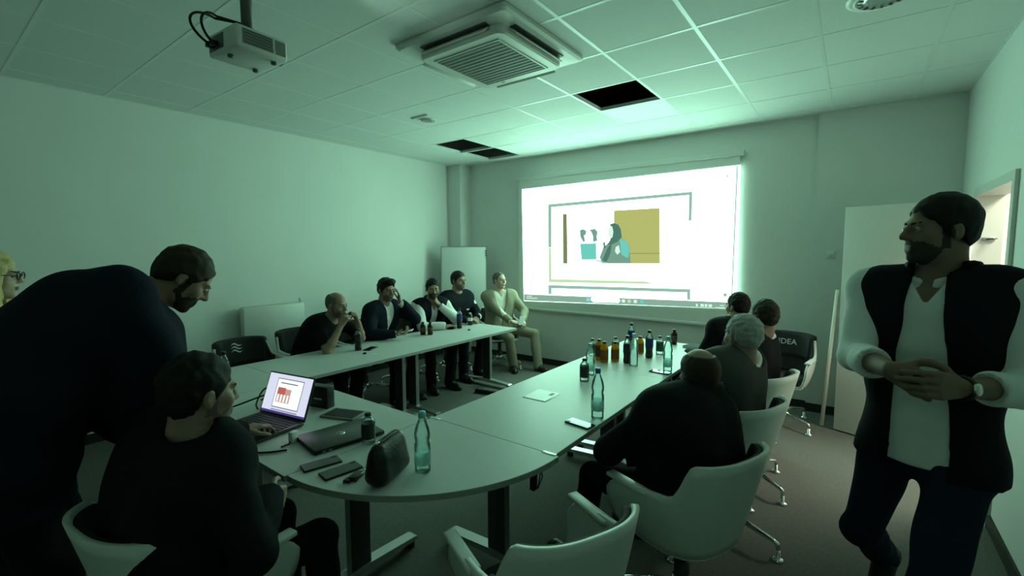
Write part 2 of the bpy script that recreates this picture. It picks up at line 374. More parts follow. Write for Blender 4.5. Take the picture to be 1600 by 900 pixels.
plo = bpy.data.objects.new('lens_leak', pl_); COL.objects.link(plo); plo.parent = pj; plo.location = (0.04, 0.16, 0.03)
plo.rotation_euler = (Vector((0.22, 0.60, 0.45))).to_track_quat('-Z', 'Y').to_euler()
# radiator on the left wall
rd = thing('panel_radiator', 'flat white panel radiator mounted low on the left wall', 'radiator', (XL+0.002, 2.48, 0.14))
obj('panel', MB().rbox(0.05, 0.145, -0.335, 0.335, 0.03, 0.93, 0.008), 'radiator', rd)
obj('top_grille', MB().box(0.06, 0.135, -0.32, 0.32, 0.93, 0.934), 'aluframe', rd)
obj('bracket', MB().box(0.0, 0.05, -0.24, -0.21, 0.2, 0.8).box(0.0, 0.05, 0.21, 0.24, 0.2, 0.8), 'radiator', rd)
obj('valve', MB().lathe([(0.018, 0.94), (0.018, 0.975), (0.012, 0.985)], 14, c=(0.1, 0.31)), 'whiteplastic', rd)
obj('pipe', MB().tube([(0.09, -0.3, 0.03), (0.09, -0.3, -0.06), (0.0, -0.3, -0.06)], 0.009, 8).tube([(0.09, -0.25, 0.03), (0.09, -0.25, -0.04), (0.0, -0.25, -0.04)], 0.009, 8), 'radiator', rd)
# flip-chart whiteboard in the left corner, leaning on tripod legs
wb = thing('flip_chart_board', 'white flip chart board standing in the far left corner', 'whiteboard', (-4.72, 5.12, 0), face_rot(0.62, -0.78))
tl = Matrix.Translation((0, 0, 0.72)) @ Matrix.Rotation(0.09, 4, 'X')
obj('board', MB().rbox(-0.34, 0.34, -0.012, 0.012, 0, 1.0, 0.004).xf(tl), 'whiteboard', wb)
fm = MB().box(-0.352, 0.352, -0.016, 0.016, -0.012, 0.0).box(-0.352, 0.352, -0.016, 0.016, 1.0, 1.012).box(-0.352, -0.34, -0.016, 0.016, 0, 1.0).box(0.34, 0.352, -0.016, 0.016, 0, 1.0)
obj('frame', fm.xf(tl), 'aluframe', wb)
for sx in (-1, 1):
    obj('leg', MB().tube([(sx*0.16, -0.155, 1.55), (sx*0.33, -0.03, 0.012)], 0.012, 8), 'aluframe', wb)
obj('rear_leg', MB().tube([(0, -0.17, 1.5), (0, -0.34, 0.012)], 0.012, 8), 'aluframe', wb)
for k in range(3): obj('clip', MB().box(-0.345, -0.325, 0.012, 0.022, 0.93-k*0.035, 0.945-k*0.035).xf(tl), 'legdark', wb)
obj('pen_tray', MB().rbox(-0.3, 0.3, 0.012, 0.07, -0.012, 0.0, 0.002).xf(tl), 'aluframe', wb)
# white pole leaning on the open door's edge
tag(obj('leaning_pole', MB().tube([(-0.165, 5.12, 0.014), (-0.10, 5.10, 1.30)], [0.017, 0.015], 12), 'wood_white'), 'slim white pole leaning beside the free edge of the open door', 'pole')
# light switch on the pier
sw = thing('light_switch', 'small white light switch on the wall left of the open door', 'switch', (-0.18, YB-0.06, 1.62))
obj('plate', MB().rbox(-0.04, 0.04, -0.009, 0, -0.04, 0.04, 0.003), 'whiteplastic', sw)
obj('rocker', MB().rbox(-0.025, 0.025, -0.013, -0.008, -0.025, 0.025, 0.002), 'whiteplastic', sw)
# ------------------------------------------------------------------ projection screen on the end wall
def tint(l): return tuple(c*l for c in TINT)
emat('px_white', TINT, SCREEN_L)
emat('px_grey', (0.30, 0.52, 0.41), 1.0); emat('px_lime', (0.55, 0.78, 0.42), 1.0); emat('px_wood', (0.46, 0.50, 0.16), 1.0)
emat('px_wood_dark', (0.26, 0.33, 0.12), 1.0); emat('px_teal', (0.16, 0.62, 0.52), 1.0); emat('px_dark', (0.08, 0.20, 0.15), 1.0)
emat('px_mid', (0.18, 0.36, 0.27), 1.0); emat('px_bar', (0.26, 0.42, 0.33), 1.0); emat('px_brown', (0.20, 0.24, 0.10), 1.0)
emat('px_blue', (0.25, 0.75, 0.85), 1.0); emat('px_face', (0.72, 0.95, 0.80), 1.0)
SY = YB-0.045
scr = thing('projection_screen', 'wide white projection screen hung on the end wall', 'projection screen', ((-4.0-1.05)/2, SY, 0.80))
def sl(p): return Vector(p)-Vector(((-4.0-1.05)/2, SY, 0.80))
obj('fabric', MB().box(-1.485, 1.485, 0.0, 0.004, 0.02, 1.89), 'screenfabric', scr)
obj('casing', MB().rbox(-1.53, 1.53, -0.02, 0.042, 1.885, 1.945, 0.01), 'whiteplastic', scr)
obj('bottom_bar', MB().rbox(-1.49, 1.49, -0.008, 0.012, -0.012, 0.022, 0.005), 'whiteplastic', scr)
prj = thing('projected_desktop', 'glowing projected slide with a photo of a speaker in a headscarf', 'projection', ((-4.0-1.05)/2, SY-0.002, 0.80))
def zp(x, y): return (800+x*0.29992, 230+y*0.3)
def poly_px(name, pts, m, layer, parent=prj):
    Yp = SY-0.002-0.0006*layer
    vs = [at_y(*zp(*p), Yp)-Vector(((-4.0-1.05)/2, SY-0.002, 0.80)) for p in pts]
    c = sum(vs, Vector())/len(vs)
    nrm = Vector((0, 0, 0))
    for i in range(len(vs)): nrm += (vs[i]-c).cross(vs[(i+1) % len(vs)]-c)
    if nrm.y > 0: vs.reverse()
    bm = bmesh.new(); bv = [bm.verts.new(v) for v in vs]; f = bm.faces.new(bv); f.normal_update(); bmesh.ops.triangulate(bm, faces=[f]); bm.verts.index_update()
    mb = MB().add([v.co[:] for v in bm.verts], [[v.index for v in f.verts] for f in bm.faces]); bm.free()
    return obj(name, mb, m, parent)
poly_px('desktop_page', [(52, 220), (1192, 92), (1168, 842), (62, 800)], 'px_white', 0)
poly_px('page_edge', [(1170, 95), (1178, 94), (1146, 842), (1139, 840)], 'px_grey', 1)
poly_px('taskbar', [(62, 765), (1143, 808), (1141, 841), (62, 799)], 'px_bar', 1)
poly_px('slide_border', [(188, 297), (940, 231), (940, 248), (206, 313), (206, 522), (189, 522)], 'px_grey', 1)
poly_px('slide_border', [(923, 236), (940, 235), (936, 382), (919, 384)], 'px_grey', 2)
poly_px('slide_border', [(190, 524), (204, 524), (206, 686), (700, 699), (740, 713), (190, 704)], 'px_lime', 1)
poly_px('slide_border', [(189, 717), (930, 739), (930, 796), (912, 796), (912, 757), (207, 735), (207, 766), (189, 766)], 'px_grey', 1)
poly_px('photo_post', [(265, 348), (286, 347), (290, 607), (266, 607)], 'px_brown', 1)
poly_px('photo_panel', [(530, 330), (770, 316), (771, 606), (530, 606)], 'px_wood', 1)
poly_px('photo_panel_line', [(540, 552), (771, 551), (771, 555), (540, 556)], 'px_wood_dark', 2)
poly_px('photo_ornament', [(352, 432), (372, 426), (388, 436), (386, 452), (376, 462), (382, 492), (370, 494), (356, 468)], 'px_mid', 1)
poly_px('photo_ornament', [(402, 430), (432, 424), (446, 440), (442, 470), (446, 488), (420, 494), (422, 466), (414, 444)], 'px_mid', 1)
poly_px('photo_box', [(354, 503), (438, 499), (441, 584), (362, 586)], 'px_teal', 1)
poly_px('photo_speaker_body', [(500, 500), (524, 484), (566, 476), (600, 490), (612, 530), (618, 606), (470, 606), (456, 574), (476, 520)], 'px_mid', 3)
poly_px('photo_speaker_sleeve', [(560, 478), (600, 490), (612, 540), (604, 578), (570, 560)], 'px_teal', 4)
poly_px('photo_speaker_sleeve', [(470, 590), (500, 520), (520, 500), (512, 556), (490, 604)], 'px_dark', 4)
poly_px('photo_speaker_headscarf', [(508, 402), (528, 395), (552, 402), (566, 424), (572, 470), (546, 494), (520, 506), (496, 510), (512, 480), (522, 450), (518, 424)], 'px_dark', 5)
poly_px('photo_speaker_face', [(508, 410), (522, 412), (528, 440), (524, 468), (512, 478), (503, 462), (500, 440)], 'px_face', 6)
poly_px('photo_speaker_hand', [(540, 520), (556, 510), (564, 546), (548, 560), (536, 542)], 'px_face', 6)
poly_px('photo_microphone', [(474, 496), (484, 494), (488, 524), (478, 528)], 'px_dark', 6)
poly_px('photo_table', [(440, 586), (500, 600), (496, 606), (440, 594)], 'px_grey', 7)
poly_px('search_box', [(412, 784), (430, 781), (556, 787), (563, 798), (556, 810), (424, 806), (411, 796)], 'px_white', 2)
for k, (x, m) in enumerate(((388, 'px_blue'), (572, 'px_face'), (602, 'px_lime'), (634, 'px_face'), (668, 'px_teal'))):
    y = 785+(x-388)*0.04; poly_px('taskbar_icon', [(x, y), (x+17, y+1), (x+17, y+17), (x, y+16)], m, 2)
for x, wd in ((958, 10), (982, 18), (1004, 14), (1024, 18)):
    y = 815+(x-958)*0.04; poly_px('taskbar_icon', [(x, y), (x+wd, y+1), (x+wd, y+15), (x, y+14)], 'px_face', 2)
for x0, x1, y in ((1082, 1106, 822), (1060, 1108, 833), (76, 104, 774), (76, 132, 784)): poly_px('taskbar_text', [(x0, y), (x1, y+1), (x1, y+5), (x0, y+4)], 'px_face', 2)
poly_px('page_mark', [(1116, 144), (1128, 143), (1124, 158), (1118, 156)], 'px_grey', 2)
poly_px('page_mark', [(1102, 760), (1120, 760), (1119, 778), (1102, 778)], 'px_grey', 2)

# ------------------------------------------------------------------ tables
TZ = 0.74
def column_leg(t, x, y, axis, name='leg'):
    """flat column with a long foot; the foot runs along axis"""
    R = Matrix.Translation((x, y, 0)) @ Matrix.Rotation(0 if axis == 'x' else PI/2, 4, 'Z')
    lg = obj(name, MB().rbox(-0.055, 0.055, -0.024, 0.024, 0.05, TZ-0.03, 0.004, 1).xf(R), 'legdark', t)
    obj('leg_cover', MB().box(0.0555, 0.058, -0.02, 0.02, 0.06, TZ-0.03).box(-0.058, -0.0555, -0.02, 0.02, 0.06, TZ-0.03).xf(R), 'legmetal', lg)
    ft = MB()
    pr = [(-0.36, 0.058), (-0.34, 0.066), (0, 0.085), (0.34, 0.066), (0.36, 0.058), (0.36, 0.042), (0, 0.045), (-0.36, 0.042)]
    n = len(pr); vs = [(a, -0.032, z) for a, z in pr]+[(a, 0.032, z) for a, z in pr]
    ft.add(vs, [tuple(range(n)), tuple(reversed(range(n, 2*n)))]+[(i, i+n, (i+1) % n+n, (i+1) % n) for i in range(n)])
    fo = obj('foot_bar', ft.xf(R), 'silver', t)
    for a in (-0.33, 0.33): obj('glide', MB().lathe([(0.026, 0.0), (0.026, 0.03), (0.014, 0.05)], 14, c=(a, 0)).xf(R), 'legdark', fo)
    obj('bracket', MB().box(-0.28, 0.28, -0.03, 0.03, TZ-0.045, TZ-0.028).xf(R), 'legdark', t)
def rect_table(label, x0, x1, y0, y1, axis):
    cx, cy = (x0+x1)/2, (y0+y1)/2
    t = thing('meeting_table', label, 'table', (cx, cy, 0), 0)
    a, b = (x1-x0)/2-0.0015, (y1-y0)/2-0.0015
    obj('table_top', MB().box(-a, a, -b, b, TZ-0.025, TZ), ['tabletop'], t)
    e = 0.0012
    obj('edge_band', MB().box(-a-e, a+e, -b-e, -b, TZ-0.026, TZ-0.002).box(-a-e, a+e, b, b+e, TZ-0.026, TZ-0.002).box(-a-e, -a, -b, b, TZ-0.026, TZ-0.002).box(a, a+e, -b, b, TZ-0.026, TZ-0.002), 'tableedge', t)
    if axis == 'x':
        for yy in (-b+0.085, b-0.085): column_leg(t, 0, yy, 'x')
        obj('beam', MB().box(-0.04, 0.04, -b+0.1, b-0.1, TZ-0.085, TZ-0.045), 'legdark', t)
    else:
        for xx in (-a+0.085, a-0.085): column_leg(t, xx, 0, 'y')
        obj('beam', MB().box(-a+0.1, a-0.1, -0.04, 0.04, TZ-0.085, TZ-0.045), 'legdark', t)
    return t
def corner_table(label, cx, cy, r, a0, a1):
    t = thing('corner_table', label, 'table', (cx, cy, 0), 0)
    n = 24; arc = [(r*math.cos(a0+(a1-a0)*k/n), r*math.sin(a0+(a1-a0)*k/n)) for k in range(n+1)]
    obj('table_top', MB().prism([(0, 0)]+arc, TZ-0.025, TZ), 'tabletop', t)
    eb = MB(); vs = []
    for x, y in arc: k = (r+0.0015)/r; vs += [(x, y, TZ-0.026), (x*k, y*k, TZ-0.026), (x*k, y*k, TZ-0.002), (x, y, TZ-0.002)]
    fs = []
    for i in range(n):
        o, p = 4*i, 4*i+4; fs += [(o+1, p+1, p+2, o+2), (o, p, p+1, o+1), (o+2, p+2, p+3, o+3)]
    obj('edge_band', eb.add(vs, fs), 'tableedge', t)
    am = (a0+a1)/2
    obj('link_bracket', MB().box(0.03, 0.3, -0.03, 0.03, TZ-0.04, TZ-0.025).xf(Matrix.Rotation(am, 4, 'Z')), 'legdark', t)
    return t
RX0, RX1, RY0, RYM, RY1 = -1.85, -1.05, 1.735, 3.27, 4.62
rect_table('pale table on the right, the nearer one with the flush cable hatch', RX0, RX1, RY0, RYM, 'x')
rect_table('pale table on the right carrying the cluster of drink bottles near the screen', RX0, RX1, RYM, RY1, 'x')
LX0, LX1, LY0, LYM, LY1 = -3.97, -3.19, 1.64, 3.02, 4.38
rect_table('pale table of the left row nearer the laptop', LX0, LX1, LY0, LYM, 'x')
rect_table('pale table of the left row nearer the screen', LX0, LX1, LYM, LY1, 'x')
rect_table('pale cross table carrying the open laptop', LX1+0.004, RX0-0.003, 0.90, 1.70, 'y')
corner_table('quarter-round corner table carrying the black pouch and water bottle', RX0, RY0-0.003, 0.82, -PI/2, 0)
corner_table('quarter-round corner table at the left end of the cross table', LX1, LY0-0.003, 0.78, -PI, -PI/2)
# joint plates and cable hatch on the right table
ht = thing('cable_hatch', 'square flush cable hatch lid in the nearer right table top', 'cable hatch', (-1.565, 2.42, TZ), 0.03)
obj('rim', MB().rbox(-0.085, 0.085, -0.1, 0.1, 0.0, 0.002, 0.0009, seg=1), 'aluframe', ht)
obj('lid', MB().box(-0.08, 0.08, -0.095, 0.095, 0.002, 0.0032), 'ledpanel', ht)
obj('finger_slot', MB().box(0.035, 0.06, 0.02, 0.07, 0.0032, 0.0038), 'legdark', ht)
for (x, y, lab) in ((RX1-0.03, RY0-0.002, 'small metal joining plate at the curved corner seam by the suited man'), (RX0+0.02, RY0-0.002, 'small metal joining plate at the inner corner of the tables')):
    tag(obj('joining_plate', MB().rbox(-0.035, 0.035, -0.012, 0.012, 0, 0.0016, 0.0007, seg=1), 'aluframe', None, (x, y, TZ)), lab, 'plate')
cl = thing('cable_clamp', 'black cable clamp hanging under the curved table edge', 'cable clamp', (-1.12, 1.70, TZ-0.0265))
obj('clamp_body', MB().rbox(-0.015, 0.015, -0.05, 0.05, -0.03, 0.0, 0.003), 'blackplastic', cl)
obj('strap', MB().rbox(-0.012, 0.012, -0.05, -0.02, -0.13, -0.03, 0.003), 'blackplastic', cl)
obj('wire', MB().tube([(0, 0.02, -0.03), (0.0, 0.04, -0.10), (0.0, 0.0, -0.14), (0.0, 0.03, -0.05)], 0.003, 6), 'rubber', cl)
tag(obj('hanging_cable', MB().tube([(-1.2, 3.42, TZ-0.03), (-1.17, 3.36, 0.62), (-1.19, 3.28, 0.60), (-1.2, 3.22, 0.66), (-1.16, 3.2, 0.58), (-1.2, 3.12, 0.64), (-1.22, 3.1, TZ-0.03)], 0.006, 8), 'rubber'), 'black cable drooping under the right table edge', 'cable')
# floor box and power strip under the left row
fb = thing('power_strip', 'black power strip lying on the carpet under the left tables', 'power strip', (-3.30, 4.02, 0), 0.2)
obj('body', MB().rbox(-0.2, 0.2, -0.03, 0.03, 0, 0.045, 0.006), 'blackplastic', fb)
for k in range(5): obj('socket', MB().lathe([(0.02, 0.0452), (0.02, 0.047), (0.016, 0.046)], 14, c=(-0.15+0.075*k, 0)), 'greyplastic', fb)
pb = thing('plug_adapter', 'small pale plug adapter on the carpet in front of the left row', 'adapter', (-3.02, 3.72, 0), 0.3)
obj('body', MB().rbox(-0.04, 0.04, -0.03, 0.03, 0, 0.05, 0.006), 'acgrille', pb)
obj('cord', MB().tube([(-0.04, 0, 0.02), (-0.09, 0.02, 0.006), (-0.14, 0.05, 0.006), (-0.18, 0.04, 0.006)], 0.005, 6), 'rubber', pb)

# ------------------------------------------------------------------ chairs
def plan(s):
    a, b, n = 0.285, 0.265, 2.7
    if abs(s) <= 0.7:
        th = s/0.7*PI/2
        return a*math.copysign(abs(math.sin(th))**(2/n), th), -b*abs(math.cos(th))**(2/n)
    q = (abs(s)-0.7)/0.3
    return math.copysign(a-0.012*q*q, s), 0.22*q
def sstep(a, b, x):
    t = min(1, max(0, (x-a)/(b-a))); return t*t*(3-2*t)
def rim_z(s):
    s = abs(s)
    z = 0.845-0.012*(s/0.4)**2 if s < 0.4 else 0.833
    z -= 0.155*sstep(0.40, 0.56, s)
    z -= 0.03*sstep(0.56, 0.9, s)
    if s > 0.88: z -= 0.07*((s-0.88)/0.12)**2
    return z
def shell_pt(s, v, off, dz=0.0):
    x, y = plan(s); zb = 0.405; zr = rim_z(s)
    z = zb+(zr-zb)*v+dz
    k = (0.80+0.20*math.sin(min(1, v)*PI/2)**0.8)*(1-off/0.275)
    back = max(0, math.cos(min(1, abs(s)/0.7)*PI/2))
    return (x*k, y*k-0.055*back*v*v, z)
def shell_solid(o1, o2, s0, s1, v0, v1, ns, nv, dz=0.0, mi=0):
    vs = []; fs = []
    for o in (o1, o2):
        for i in range(ns+1):
            for j in range(nv+1):
                vs.append(shell_pt(s0+(s1-s0)*i/ns, v0+(v1-v0)*j/nv, o, dz if j == nv else 0))
    N = (ns+1)*(nv+1); I = lambda L, i, j: L*N+i*(nv+1)+j
    for i in range(ns):
        for j in range(nv):
            fs.append((I(0, i, j), I(0, i+1, j), I(0, i+1, j+1), I(0, i, j+1)))
            fs.append((I(1, i, j+1), I(1, i+1, j+1), I(1, i+1, j), I(1, i, j)))
        fs.append((I(0, i, nv), I(0, i+1, nv), I(1, i+1, nv), I(1, i, nv))); fs.append((I(1, i, 0), I(1, i+1, 0), I(0, i+1, 0), I(0, i, 0)))
    for j in range(nv):
        fs.append((I(0, 0, j), I(0, 0, j+1), I(1, 0, j+1), I(1, 0, j))); fs.append((I(0, ns, j+1), I(0, ns, j), I(1, ns, j), I(1, ns, j+1)))
    return MB().add(vs, fs, mi, True)
def seat_poly(k, n=20):
    p = [plan(-1+2*i/n) for i in range(n+1)]
    return [(x*k, y*k) for x, y in p]+[(0.17*k, 0.265*k), (-0.17*k, 0.265*k)]
chair_meshes = {}
def build_chair_meshes():
    c = chair_meshes
    c['shell'] = shell_solid(0.0, 0.02, -1, 1, 0, 1, 56, 10).mesh('shell', 'shell')
    c['seat_pan'] = MB().prism(seat_poly(0.80), 0.40, 0.425).mesh('seat_pan', 'shell')
    c['seat_pad'] = MB().prism(seat_poly(0.74), 0.425, 0.46).prism(seat_poly(0.70), 0.46, 0.475).mesh('seat_pad', 'pad')
    c['back_pad'] = shell_solid(0.0205, 0.042, -0.6, 0.6, 0.12, 0.97, 32, 8).mesh('back_pad', 'pad')
    am = MB()
    c['armrest'] = [MB().rbox(sx*0.272-0.024, sx*0.272+0.024, -0.03, 0.20, 0.642, 0.662, 0.006).mesh('armrest', 'shell') for sx in (-1, 1)]
    c['under_plate'] = MB().prism(seat_poly(0.6), 0.375, 0.40).mesh('under_plate', 'blackplastic')
    c['column'] = MB().lathe([(0.035, 0.14), (0.035, 0.24), (0.025, 0.24), (0.025, 0.375)], 16).mesh('column', 'legdark')
    c['hub'] = MB().lathe([(0.03, 0.10), (0.045, 0.105), (0.045, 0.16), (0.036, 0.165)], 18).mesh('hub', 'chrome')
    c['base_arm'] = []; c['glide'] = []
    for q in range(4):
        R = Matrix.Rotation(PI/4+q*PI/2, 4, 'Z')
        c['base_arm'].append(MB().tube([(0.03, 0, 0.135), (0.17, 0, 0.12), (0.31, 0, 0.10), (0.335, 0, 0.092), (0.34, 0, 0.06)], [0.02, 0.017, 0.013, 0.012, 0.011], 10).xf(R).mesh('base_arm', 'chrome'))
        c['glide'].append(MB().lathe([(0.030, 0.0), (0.032, 0.008), (0.022, 0.016), (0.011, 0.022), (0.011, 0.062)], 16, c=(0.34, 0)).xf(R).mesh('glide', 'chrome'))
    c['cover'] = shell_solid(-0.006, 0.052, -0.44, 0.44, 0.5, 1.0, 24, 8, dz=0.008).mesh('back_cover', 'cover')
    c['plain'] = c['cover']
    x = Matrix(((-1, 0, 0, 0), (0, 0, 1, 0), (0, 1, 0, 0), (0, 0, 0, 1)))
    yi = shell_pt(0, 0.75, 0.052)[1]+0.004
    pl = lambda z, dx=0: Matrix.Translation((dx, yi, z)) @ Matrix.Rotation(0.13, 4, 'X') @ x
    c['logo_text'] = text_mb('IDEA', 0.075).xf(pl(0.755)).mesh('logo_text', 'logo')
    c['logo_line'] = MB().box(-0.085, 0.085, -0.004, 0.004, -0.0005, 0.0005).xf(pl(0.71)).mesh('logo_line', 'logo')
    wv = MB()
    for k in range(3):
        n = 14
        vs = []
        for i in range(n+1):
            u = -0.05+0.1*i/n; yy = 0.03-0.03*k+0.012*math.sin(i/n*2*PI)
            vs += [(u, yy, 0), (u, yy+0.013*math.sin(PI*i/n)+0.002, 0)]
        wv.add(vs, [(2*i, 2*i+2, 2*i+3, 2*i+1) for i in range(n)])
    c['logo_waves'] = wv.xf(pl(0.765, 0.02)).mesh('logo_waves', 'logo')
build_chair_meshes()
def chair(label, x, y, dx, dy, cover=None, base_rot=0.0, arms=True):
    c = chair_meshes
    t = thing('conference_chair', label, 'chair', (x, y, 0), face_rot(dx, dy), 'white tub conference chairs')
    link('shell', c['shell'], t); link('seat_pan', c['seat_pan'], t); link('seat_pad', c['seat_pad'], t); link('back_pad', c['back_pad'], t)
    link('under_plate', c['under_plate'], t); link('column', c['column'], t)
    for m in c['armrest']: link('armrest', m, t)
    h = link('hub', c['hub'], t, rotz=base_rot)
    for m in c['base_arm']: link('base_arm', m, t, rotz=base_rot)
    for m in c['glide']: link('glide', m, t, rotz=base_rot)
    if cover:
        cv = link('back_cover', c['cover'], t)
        if cover == 'text': link('logo_text', c['logo_text'], cv); link('logo_line', c['logo_line'], cv)
        if cover == 'waves': link('logo_waves', c['logo_waves'], cv)
    return t
chair('empty white tub chair in the foreground at the curved table corner', -0.835, 1.295, -0.9, 0.42)
chair('white tub chair under the bald man in the black suit', -0.57, 2.08, -0.93, 0.36)
chair('white tub chair under the grey-haired man', -0.57, 2.84, -0.95, 0.3, base_rot=0.75)
chair('white tub chair under the man behind the grey-haired man', -0.58, 3.56, -0.95, 0.3, base_rot=0.5)
chair('white tub chair under the dark-haired man nearest the screen', -0.78, 4.28, -0.95, 0.3)
chair('empty white tub chair with a lettered black back cover by the end wall', -0.52, 5.00, -0.15, -0.99, 'text', base_rot=0.3)
chair('white tub chair under the man typing at the laptop', -1.84, 0.57, -0.12, 0.99)
chair('empty white tub chair with a wave logo on its black cover by the radiator', -4.34, 1.89, 0.99, 0.12, 'waves')
chair('white tub chair with black back cover under the bald man in the black T-shirt', -4.46, 2.50, 0.99, 0.1, 'plain')
chair('white tub chair under the man holding a phone and touching his cheek', -4.42, 3.12, 0.99, 0.1, 'plain')
chair('white tub chair under the man in vest and white shirt at the left table', -4.42, 3.78, 0.97, 0.1)
chair('white tub chair under the man in the dark sweater', -4.42, 4.42, 0.97, 0.1)
chair('white tub chair under the man in the tan suit', -4.02, 5.10, 0.80, -0.60)
# ------------------------------------------------------------------ bottles
BT = {}
def bottle(kind, x, y, label, h=None, group=None):
    K = dict(
        water=dict(h=0.27, r=0.034, body='water', cap='capteal', label='labelteal', lz=(0.15, 0.36), waist=True),
        waterblue=dict(h=0.285, r=0.035, body='water', cap='capblue', label='labelteal', lz=(0.18, 0.38), waist=True),
        clear=dict(h=0.26, r=0.034, body='water', cap='labelwhite', label='clearplastic', lz=(0.5, 0.6), waist=True),
        cola=dict(h=0.235, r=0.033, body='cola', cap='capblack', label='labeldark', lz=(0.40, 0.66), top='clearplastic'),
        blue=dict(h=0.24, r=0.033, body='cola', cap='capblack', label='labelblue', lz=(0.42, 0.72), top='clearplastic'),
        small=dict(h=0.165, r=0.033, body='clearplastic', cap='capblack', label='labeldark', lz=(0.2, 0.68), fat=True),
        green=dict(h=0.165, r=0.033, body='clearplastic', cap='capblack', label='labelgreen', lz=(0.2, 0.68), fat=True),
        amber=dict(h=0.175, r=0.034, body='juiceyellow', cap='capblack', label='labelbrown', lz=(0.18, 0.72), fat=True),
        yellow=dict(h=0.17, r=0.034, body='juiceyellow', cap='capblack', label='juiceamber', lz=(0.12, 0.62), fat=True),
        dark=dict(h=0.155, r=0.03, body='cola', cap='capblack', label='labelbrown', lz=(0.25, 0.6), fat=True),
        white=dict(h=0.155, r=0.03, body='cola', cap='labelwhite', label='labelwhite', lz=(0.35, 0.62), fat=True))[kind]
    H = h or K['h']; r = K['r']; key = (kind, round(H, 3))
    if key not in BT:
        if K.get('fat'):
            pr = [(r*0.86, 0), (r, 0.03), (r, 0.66), (r*0.92, 0.74), (r*0.62, 0.83), (r*0.46, 0.88), (r*0.44, 0.91)]
        elif K.get('waist'):
            pr = [(r*0.8, 0), (r, 0.03), (r*0.96, 0.12), (r, 0.16), (r, 0.48), (r*0.86, 0.52), (r*0.98, 0.57), (r, 0.64), (r*0.86, 0.74), (r*0.55, 0.84), (r*0.40, 0.89), (r*0.38, 0.91)]
        else:
            pr = [(r*0.78, 0), (r*0.95, 0.03), (r*0.97, 0.12), (r*0.88, 0.24), (r*0.93, 0.34), (r, 0.40), (r, 0.66), (r*0.92, 0.73), (r*0.6, 0.83), (r*0.40, 0.89), (r*0.38, 0.91)]
        def rad(z):
            for (r0, z0), (r1, z1) in zip(pr, pr[1:]):
                if z0 <= z <= z1: return r0+(r1-r0)*(z-z0)/(z1-z0)
            return r
        ms = {}
        if K.get('top'):
            cut = 0.72
            ms['bottle_body'] = MB().lathe([(a, b*H) for a, b in pr if b <= cut]+[(rad(cut), cut*H)], 20).mesh('bottle_body', K['body'])
            ms['bottle_neck'] = MB().lathe([(rad(cut), cut*H)]+[(a, b*H) for a, b in pr if b > cut], 20).mesh('bottle_neck', K['top'])
        else:
            ms['bottle_body'] = MB().lathe([(a, b*H) for a, b in pr], 20).mesh('bottle_body', K['body'])
        z0, z1 = K['lz']; n = 6
        ms['bottle_label'] = MB().lathe([(rad(z0+(z1-z0)*i/n)+0.0006, (z0+(z1-z0)*i/n)*H) for i in range(n+1)], 20, caps=False).mesh('bottle_label', K['label'])
        ms['cap'] = MB().lathe([(0.0155, 0.905*H), (0.0155, 0.985*H), (0.0135, H)], 16).mesh('cap', K['cap'])
        BT[key] = ms
    t = thing('drink_bottle', label, 'bottle', (x, y, TZ), random.uniform(0, 6), group)
    for n, me in BT[key].items(): link(n, me, t)
    return t
for kind, x, y, lab, hh in (
    ('green', -1.80, 3.60, 'dark-labelled small bottle at the far left of the bottle cluster', 0.155),
    ('water', -1.535, 3.036, 'tall water bottle standing behind the small dark-labelled one', 0.24),
    ('small', -1.492, 2.862, 'small clear bottle with black label in front of the cluster', 0.166),
    ('waterblue', -1.095, 2.26, 'tall water bottle with blue cap next to the phone on the near right table', 0.286),
    ('amber', -1.693, 3.512, 'brown-labelled juice bottle with yellow base, leftmost of the juices', 0.176),
    ('yellow', -1.622, 3.46, 'amber juice bottle second from left in the cluster', 0.173),
    ('yellow', -1.565, 3.55, 'amber juice bottle third from left in the cluster', 0.165),
    ('green', -1.655, 3.76, 'greenish bottle standing behind the amber juices', 0.16),
    ('cola', -1.455, 3.541, 'black cola bottle beside the clear water bottle in the cluster', 0.23),
    ('blue', -1.639, 4.08, 'tall blue-labelled cola bottle, highest at the back of the cluster', 0.245),
    ('clear', -1.374, 3.479, 'clear water bottle in front of the cluster', 0.265),
    ('yellow', -1.502, 3.948, 'small yellow-necked bottle behind the clear water bottle', 0.155),
    ('blue', -1.375, 3.828, 'blue-labelled cola bottle standing apart to the right of the cluster', 0.24),
    ('green', -1.342, 4.002, 'small green-labelled bottle right of the blue-labelled cola', 0.167),
    ('water', -1.10, 3.47, 'teal water bottle by the phone at the far right table edge', 0.274),
    ('dark', -1.377, 4.521, 'small dark-labelled bottle at the far end of the right table', 0.15),
    ('cola', -3.484, 1.316, 'dark cola bottle on the left corner table behind the typing man', 0.235),
    ('cola', -3.686, 2.534, 'dark cola bottle in front of the bald man in the T-shirt', 0.206),
    ('dark', -3.779, 3.426, 'left one of two small brown bottles before the man with crossed forearm', 0.143),
    ('dark', -3.715, 3.475, 'right one of two small brown bottles before the man with crossed forearm', 0.143),
    ('blue', -3.735, 3.965, 'dark cola bottle in front of the man in the dark sweater', 0.239),
    ('white', -3.792, 4.22, 'small white-capped bottle in front of the man in the dark sweater', 0.154),
    ('small', -1.845, 1.31, 'small cola bottle with black cap beside the closed laptop', 0.153),
    ('water', -1.418, 1.27, 'tall water bottle with teal cap beside the black pouch', 0.262)):
    bottle(kind, x, y, lab, hh, 'drink bottles on the tables')

